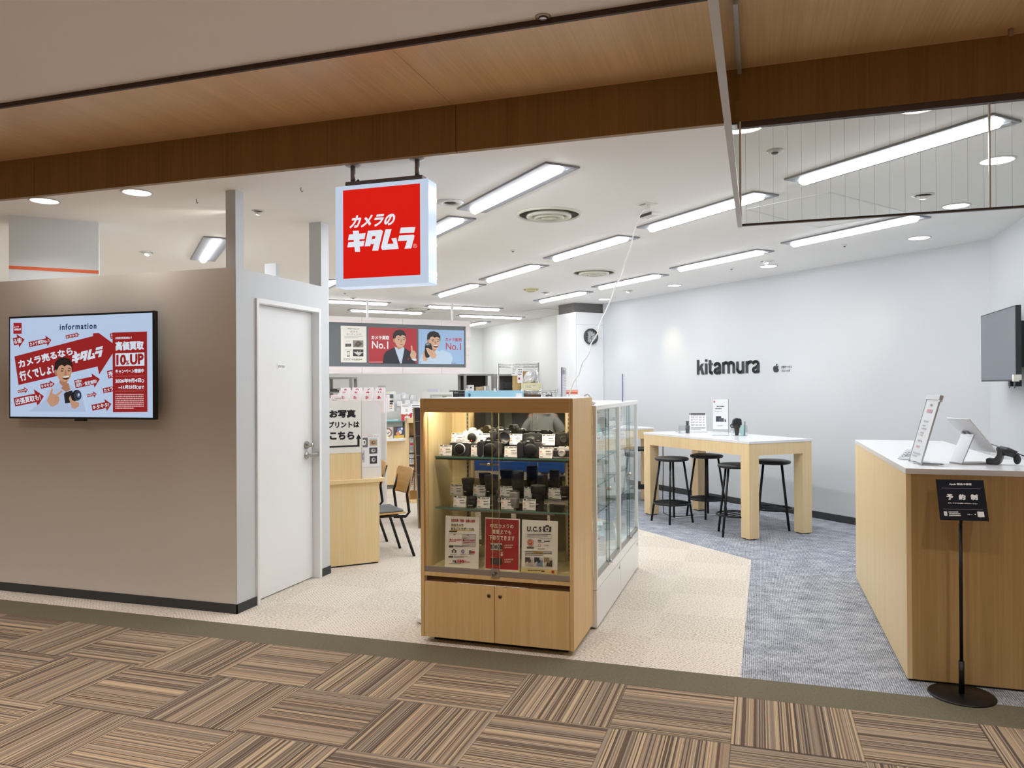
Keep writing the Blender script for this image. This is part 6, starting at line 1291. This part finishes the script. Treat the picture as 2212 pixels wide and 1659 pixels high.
# steel shelving far back
def steel_rack(name, label, loc, rz, w_, d_2, h_, shelves, mat, post=.03, group=None):
    t = thing(name, label, 'shelving', loc, rz, group)
    for x in (0, w_ - post):
        for y in (0, d_2 - post): MB().box(x, x + post, y, y + post, 0, h_).build('post', mat, t)
    for z in shelves: MB().box(0.002, w_ - .002, .002, d_2 - .002, z - .03, z).build('shelf', mat, t)
    return t
def place(px, d): q = dep(px, 847, d); return q
q = place(1003, 14.6); r1 = steel_rack('steel_shelving', 'grey steel shelving with dark back far behind the blue panel', (q.x, q.y, 0), YAW + .35, .60, .45, 1.70, (.3, .8, 1.205, 1.70), M_GREYST, .045); MB().box(.0, .6, .44, .45, .1, 1.68).build('back_panel', C('#3b3a39', .7), r1)
m1 = Matrix.Translation((q.x, q.y, 0)) @ RZ(YAW + .35)
def stack(m, items, prefix, group):
    for nm, cat, x, y, z, w_, dd, h_, c_, lb in items:
        p = m @ Vector((x, y, z + .001)); t = thing(nm, lb, cat, tuple(p), m.to_euler().z, group); MB().box(-w_ / 2, w_ / 2, -dd / 2, dd / 2, 0, h_).build('body', C(c_, .6), t)
        MB().box(-w_ * .12, w_ * .12, -dd / 2 - .002, -dd / 2, h_ * .55, h_ * .75).build('front_label', C('#4a4744' if c_ in ('#ecebea', '#efeeee') else '#d9d2c4', .6), t)
stack(m1, [('storage_box', 'box', .15, .2, 1.205, .13, .28, .14, '#ecebea', 'lower white storage box with a dark dot on the grey steel shelving'), ('storage_box', 'box', .15, .2, 1.35, .12, .28, .14, '#efeeee', 'upper white storage box with a dark dot on the grey steel shelving'),
           ('cardboard_box', 'box', .30, .2, 1.205, .14, .25, .11, '#c2a477', 'brown cardboard tray at the bottom of the stack on the grey steel shelving'), ('cardboard_box', 'box', .32, .2, 1.32, .13, .25, .06, '#b8986a', 'brown cardboard tray in the middle of the stack on the grey steel shelving'), ('cardboard_box', 'box', .33, .2, 1.385, .14, .25, .07, '#cdb288', 'brown cardboard tray on top of the stack on the grey steel shelving'),
           ('binder', 'binder', .44, .2, 1.205, .05, .25, .26, '#f0eff0', 'white binder left at the end of the grey steel shelving'), ('binder', 'binder', .50, .2, 1.205, .05, .25, .27, '#cfc8c2', 'greyish binder next to the white binder on the grey steel shelving')], '', 'boxes on the grey steel shelving')
q = place(1068, 14.2); r2 = steel_rack('steel_shelving', 'grey steel shelving section right of the dark backed one, holding a black printer', (q.x, q.y, 0), YAW, .62, .45, 1.685, (.3, .8, 1.285, 1.685), C('#8d8c89', .5, .2), .045)
m2 = Matrix.Translation((q.x, q.y, 0)) @ RZ(YAW); MB().box(0, .62, .44, .45, .1, 1.66).build('back_panel', C('#6d6c6b', .7), r2)
p = m2 @ Vector((.27, .2, 1.286)); t = thing('office_printer', 'black printer on the grey steel shelving behind the chrome rack', 'printer', tuple(p), YAW); MB().box(-.14, .14, -.17, .17, .0, .12).box(-.11, .14, -.15, .17, .12, .25).build('casing', C('#1c1c20', .35), t, .01); MB().box(.06, .10, -.152, -.15, .16, .185).build('display', C('#cfd6da', .3), t); MB().box(-.12, .0, -.20, -.16, .03, .05).build('paper_tray', C('#2a2a2e', .4), t)
# chrome wire rack with cardboard
q = place(1076, 12.6); cr = thing('wire_rack', 'tall chrome wire rack with cardboard boxes against the back wall', 'shelving', (q.x, q.y, 0), YAW); m3 = Matrix.Translation((q.x, q.y, 0)) @ RZ(YAW); Wc, Dc = .66, .42
for x in (0, Wc):
    for y in (0, Dc): MB().cyl((x, y, 0), (x, y, 1.845), .0125, n=10).build('post', M_CHROME, cr)
def wire_shelf(z, par, W_, D_, zig=True):
    b = MB()
    for y in (0, D_):
        for dz in (0, -.045): b.cyl((0, y, z + dz), (W_, y, z + dz), .004, n=6)
        k = 0; x = 0
        while x < W_ - .001: x2 = min(W_, x + .03); b.cyl((x, y, z - (.045 if k % 2 else 0)), (x2, y, z - (0 if k % 2 else .045)), .002, n=4); x = x2; k += 1
    for x in (0, W_): b.cyl((x, 0, z), (x, D_, z), .004, n=6)
    k = 0.03
    while k < W_: b.cyl((k, 0, z), (k, D_, z), .002, n=4); k += .035
    b.build('wire_shelf', M_CHROME, par)
for z in (.2, .85, 1.39, 1.825): wire_shelf(z, cr, Wc, Dc)
b = MB()
for k in range(8): b.cyl((Wc * .52, Dc, 1.435 + .045 * k), (Wc, Dc, 1.435 + .045 * k), .002, n=4)
b.build('back_wire', M_CHROME, cr)
def cbox(label, x, y, z, w_, dd, h_, c_, lab=None):
    p = m3 @ Vector((x, y, z + .003)); t = thing('cardboard_box', label, 'box', tuple(p), YAW, 'cardboard boxes on the chrome rack'); MB().box(-w_ / 2, w_ / 2, -dd / 2, dd / 2, 0, h_).build('carton', C(c_, .65), t, .002)
    MB().box(-w_ / 2, w_ / 2, -.02, .02, h_, h_ + .001).build('tape', C('#c9b083', .3), t)
    if lab: a = Art(w_ * .7, h_ * .6, T(-w_ * .35, -dd / 2 - .001, h_ * .8) @ RX(PI / 2)); lab(a, w_ * .7, h_ * .6); a.build('printing', t)
cbox('plain brown carton standing at the left on the chrome rack', .30, .22, 1.39, .13, .3, .31, '#c7a972'); cbox('brown carton behind the crumpled bag on the chrome rack', .50, .26, 1.517, .22, .2, .19, '#b98f55')
cbox('cream carton with printed sides, front right of the chrome rack', .54, .08, 1.39, .33, .24, .12, '#e6dfb0', lambda a, w_, h_: (a.rect(0, 0, w_, h_, '#ece8cc'), a.lines(.02, .01, w_ * .5, h_ - .01, 3, '#a9a78c', .4, 2), a.lines(w_ * .6, .01, w_ - .01, h_ * .5, 2, '#a9a78c', .4, 3)))
p = m3 @ Vector((.52, .10, 1.516)); t = thing('crumpled_bag', 'crumpled clear bag on top of the cream carton', 'bag', tuple(p), YAW); r = random.Random(9); bmv = bmesh.new(); bmesh.ops.create_icosphere(bmv, subdivisions=3, radius=.1)
vs = [(v.co.x * 1.25 * r.uniform(.8, 1.15), v.co.y * .9 * r.uniform(.8, 1.15), max(0, (v.co.z + .07) * 1.15 * r.uniform(.75, 1.2) + v.co.x * .5)) for v in bmv.verts]; fs_ = [tuple(v.index for v in f_.verts) for f_ in bmv.faces]; bmv.free()
MB().add(vs, fs_, None).build('film', C('#dfe0e2', .2, 0, 0, .8), t)
for x, lb in ((.265, 'small pale paper pinned at the left post of the chrome rack'), (.36, 'white paper slip with red print hanging on the chrome rack')):
    p = m3 @ Vector((x, -.016, 1.515 if x > .3 else 1.635)); t = thing('paper_slip', lb, 'paper', tuple(p), YAW, 'paper slips on the chrome rack'); h_ = .25 if x > .3 else .13; MB().box(-.045, .045, -.001, .001, 0, h_).build('sheet', C('#eeeeef', .5), t); a = Art(.08, h_ * .9, T(-.04, -.0015, h_ * .95) @ RX(PI / 2)); a.lines(.01, .01, .07, h_ * .5, 3, '#7d8088', .5, 2); a.lines(.01, h_ * .6, .07, h_ * .8, 1, '#c5474c' if x > .3 else '#7d8088', .7, 3); a.build('printing', t)
q = place(1163, 11.95); lr = thing('wire_shelving', 'lower chrome wire shelf with a caged side right of the chrome rack', 'shelving', (q.x, q.y, 0), YAW); m4 = Matrix.Translation((q.x, q.y, 0)) @ RZ(YAW)
for x in (-.26, .05, .29):
    for y in (0, .38): MB().cyl((x, y, 0), (x, y, 1.42), .010, n=8).build('post', M_CHROME, lr)
b = MB()
for y in (0, .38):
    for dz in (0, -.03): b.cyl((-.26, y, 1.39 + dz), (.29, y, 1.39 + dz), .004, n=6)
    k = 0; x = -.26
    while x < .289: b.cyl((x, y, 1.36 + .03 * (k % 2)), (x + .02, y, 1.39 - .03 * (k % 2)), .003, n=4); x += .02; k += 1
for x in (-.26, .05, .29): b.cyl((x, 0, 1.39), (x, .38, 1.39), .004, n=6)
b.build('wire_shelf', M_CHROME, lr); b = MB()
for k in range(9): b.cyl((.06 + .026 * k, -.004, 1.12), (.06 + .026 * k, -.004, 1.38), .0028, n=5)
for k in range(8): b.cyl((.05, -.004, 1.15 + .03 * k), (.29, -.004, 1.15 + .03 * k), .0028, n=5)
b.build('wire_side', M_CHROME, lr); MB().box(-.24, .04, .05, .33, .9, 1.33).build('storage_drawer', C('#4b3414', .6), lr); MB().box(-.25, .28, .01, .37, .86, .9).build('lower_shelf', M_GREYST, lr)
p = m4 @ Vector((.17, .2, .901)); t = thing('black_bag', 'dark bag inside the wire cage', 'bag', tuple(p), YAW); MB().lathe([(.0, 0), (.09, .01), (.10, .2), (.08, .36), (.03, .43), (0, .44)], 16).build('body', C('#26262a', .6), t); MB().tube([(-.05, 0, .40), (-.04, -.05, .46), (.04, -.05, .46), (.05, 0, .40)], .006, 6).build('strap', M_BLACK, t)
q = place(1232, 9.0); zt = dep(1232, 842, 9.0).z
t = thing('orange_display', 'small orange and white box on a stand behind the slim sign', 'box', (q.x, q.y, 0), YAW); MB().box(-.09, .09, 0, .12, 1.36, zt).build('display_box', C('#e6a58c', .5), t); MB().box(-.05, .08, -.003, 0, 1.37, zt - .03).build('front_print', C('#b8463a', .5), t); MB().box(-.11, .11, -.02, .16, 0, 1.36).build('pedestal', M_GLOSSW, t)
# service counter behind the wood cabinet with register, printer and blue screen
q = place(1010, 8.2); sc_ = thing('service_counter', 'white service counter hidden behind the wood display cabinet', 'counter', (q.x, q.y, 0), YAW); m5 = Matrix.Translation((q.x, q.y, 0)) @ RZ(YAW); MB().box(-.5, .68, -.1, .6, .08, .98).build('carcass', M_GLOSSW, sc_); MB().box(-.52, .70, -.12, .62, .98, 1.0).build('counter_top', M_WMET, sc_); MB().box(-.48, .66, -.06, .56, 0, .08).build('plinth', M_BLACK, sc_)
t, w_, h_ = yawbox('desk_screen', 'light blue clipped panel standing above the wood cabinet top', 'panel', 1004, 843, 1131, 857, 8.3, .012, '#9fd0ec', None, .45, 1.001)
front(t, w_, h_, lambda a: (a.rect(87, .5 * 16, 97, 30, '#eef2f6'), a.ell(8, 12, 2, 5, '#2f6f8f'), a.line((6, 8), (10, 20), 1, '#2f6f8f'), a.line((10, 10), (7, 22), 1, '#2f6f8f')), 'marking')
for k in range(5): MB().box(-w_ / 2 + .01 + .15 * k, -w_ / 2 + .035 + .15 * k, -.006, .018, h_ - .015, h_ + .022).build('clip', M_ACRY if k % 2 else C('#dfe3e6', .3), t)
t, w_, h_ = yawbox('register_monitor', 'white register monitor showing over the left of the wood cabinet', 'monitor', 912, 846, 978, 858, 8.1, .03, '#eef0f2', None, .4, 1.15)
front(t, w_, h_, lambda a: (a.rect(26, 12, 97, 90, '#b9c3bd'), a.rect(30, 18, 94, 84, '#d3dcd6'), a.rect(66, 18, 80, 24, '#8f9d72')), 'screen'); MB().box(-.05, .05, 0, .05, -.149, 0).box(-.1, .1, -.06, .1, -.149, -.14).build('foot', M_WMET, t)
t, w_, h_ = yawbox('label_printer', 'black rounded printer between the register monitor and the blue panel', 'printer', 970, 843, 1006, 858, 8.35, .2, '#232326', None, .35, 1.001, YAW, .012)
front(t, w_, h_, lambda a: (a.rect(30, 4, 56, 8, '#7a7a80'), a.rect(62, 6, 98, 10, '#4a4a50'), a.rect(62, 14, 98, 18, '#4a4a50')), 'front_slot')
t, w_, h_ = yawbox('paper_pile', 'bluish paper sheets stacked behind the register monitor', 'paper', 922, 840, 946, 850, 8.5, .15, '#cfd3e2', None, .5, 1.001)
# grey shelf at far left under the menu board
q = place(700, 13.2); r3 = steel_rack('steel_shelving', 'open grey steel shelving at the far left under the menu board', (q.x, q.y, 0), YAW, .48, .45, 1.635, (.3, .9, 1.385, 1.635), M_GREYST, .05); m6 = Matrix.Translation((q.x, q.y, 0)) @ RZ(YAW)
stack(m6, [('black_case', 'case', .26, .2, 1.385, .34, .3, .05, '#4a4a48', 'dark case lying on the far left steel shelving')], '', None)
q = place(824, 9.3); t = thing('grey_bin', 'grey upright holder behind the index cards', 'holder', (q.x, q.y, 0), YAW); MB().box(-.04, .04, 0, .1, 1.2, dep(824, 833, 9.3).z).build('holder', C('#aeb0b2', .5), t); MB().box(-.045, .045, .0, .1, 0, 1.2).build('stand', C('#d9d8d6', .5), t)

# ================================================================== the corridor side seen in the cabinet mirror
def mv(x, y, d): v = dep(x, y, d); return Vector((v.x, 2 * 4.432 - v.y, v.z))
b1 = mv(1222, 996, 10.5); b0 = mv(1022, 996, 10.5)
bn = thing('bench', 'long blue padded bench in the corridor, reflected in the cabinet mirror', 'bench', (b1.x, b1.y, 0), math.atan2((b0 - b1).y, (b0 - b1).x) if False else 0)
Lb = 2.4
MB().prism([(.0, -.25), (.06, -.45), (-Lb, -.45), (-Lb, 0), (.0, 0)], .27, .42, C('#1f55a8', .3)).build('cushion', None, bn, .015)
for x in (-.2, -Lb + .2): MB().box(x - .03, x + .03, -.38, -.06, 0, .27).build('leg', M_STEEL, bn)
# person sitting on the bench with the back to the shop
pc = mv(1166, 890, 10.75)
def skin(name, nodes, edges, mat, parent, lev=2, root=0):
    me = bpy.data.meshes.new(name); me.from_pydata([n[:3] for n in nodes], edges, []); me.materials.append(mat); o = bpy.data.objects.new(name, me); COL.objects.link(o); o.parent = parent
    o.modifiers.new('skin', 'SKIN'); sv = me.skin_vertices[0].data
    for i, n in enumerate(nodes): rr = n[3] if isinstance(n[3], tuple) else (n[3], n[3]); sv[i].radius = rr; sv[i].use_root = (i == root)
    s = o.modifiers.new('sub', 'SUBSURF'); s.levels = lev; s.render_levels = lev; o.modifiers['skin'].use_smooth_shade = True
    return o
pe = thing('person', 'person in grey shirt sitting facing away, reflected in the cabinet mirror', 'person', (pc.x, b1.y - .30, .445), 0); pe.scale = (1.06,) * 3
SKM = C('#c79a7c', .5, name='skin'); SHM = paint('grey_shirt_cloth', '#b9b9ba', .8, .6, 40)
nb = [(0, 0, .09, .11), (0, 0, .30, .12), (0, 0, .50, .13), (0, 0, .62, .07), (0, 0, .70, .055), (0, -.02, .80, (.075, .085)), (0, -.015, .90, (.07, .08)),
      (.17, 0, .55, .05), (.23, -.03, .30, .042), (.18, -.28, .20, .033), (-.17, 0, .55, .05), (-.23, -.03, .30, .042), (-.18, -.28, .20, .033),
      (.09, -.02, .085, .085), (.11, -.45, .08, .07), (.11, -.47, -.35, .045), (.11, -.60, -.385, .03), (-.09, -.02, .085, .085), (-.11, -.45, .08, .07), (-.11, -.47, -.35, .045), (-.11, -.60, -.385, .03)]
eb = [(0, 1), (1, 2), (2, 3), (3, 4), (4, 5), (5, 6), (2, 7), (7, 8), (8, 9), (2, 10), (10, 11), (11, 12), (0, 13), (13, 14), (14, 15), (15, 16), (0, 17), (17, 18), (18, 19), (19, 20)]
for sx, w0 in ((1, 9), (-1, 12)):
    bx = .18 * sx; nb.append((bx * .97, -.33, .195, (.035, .018))); pi_ = len(nb) - 1; eb.append((w0, pi_))
    for f_i, (dx, ln) in enumerate(((-.03, .07), (-.01, .08), (.01, .075), (.03, .06))):
        nb.append((bx * .95 + dx, -.37, .19, .009)); nb.append((bx * .93 + dx, -.37 - ln, .165, .008)); eb += [(pi_, len(nb) - 2), (len(nb) - 2, len(nb) - 1)]
    nb.append((bx * .97 - sx * .05, -.34, .18, .010)); nb.append((bx * .97 - sx * .06, -.38, .17, .008)); eb += [(pi_, len(nb) - 2), (len(nb) - 2, len(nb) - 1)]
skin('body', nb, eb, SKM, pe)
sh = [(0, 0, .06, (.20, .14)), (0, 0, .25, (.20, .14)), (0, .0, .45, (.20, .13)), (0, 0, .575, (.10, .085)), (.15, 0, .53, .085), (.245, .0, .38, .07), (.25, -.06, .26, .062), (.20, -.24, .205, .05), (-.15, 0, .53, .085), (-.245, .0, .38, .07), (-.25, -.06, .26, .062), (-.20, -.24, .205, .05)]
skin('shirt', sh, [(0, 1), (1, 2), (2, 3), (2, 4), (4, 5), (5, 6), (6, 7), (2, 8), (8, 9), (9, 10), (10, 11)], SHM, pe)
skin('trousers', [(0, -.02, .06, .14), (.10, -.1, .085, .10), (.11, -.45, .085, .085), (.11, -.48, -.3, .07), (-.10, -.1, .085, .10), (-.11, -.45, .085, .085), (-.11, -.48, -.3, .07)], [(0, 1), (1, 2), (2, 3), (0, 4), (4, 5), (5, 6)], C('#2c3038', .8), pe)
skin('hair', [(0, .03, .82, (.075, .07)), (0, .02, .90, (.095, .10)), (0, -.01, .96, (.08, .085))], [(0, 1), (1, 2)], C('#1d1918', .6), pe)
MB().ball((0, -.105, .80), .016, None, 10, (.8, 1, 1.2)).build('nose', SKM, pe)
for sx in (-1, 1): MB().ball((sx * .035, -.092, .835), .012, C('#1d1918', .3), 10).build('eye', None, pe); MB().ball((sx * .085, -.01, .82), .026, None, 10, (.4, .8, 1.2)).build('ear', SKM, pe); MB().box(sx * .11 - .05, sx * .11 + .05, -.68, -.44, -.42, -.35).build('shoe', C('#3a342e', .6), pe, .03)
MB().box(-.03, .03, -.1, -.09, .765, .772).build('mouth', C('#8a4a44', .6), pe)
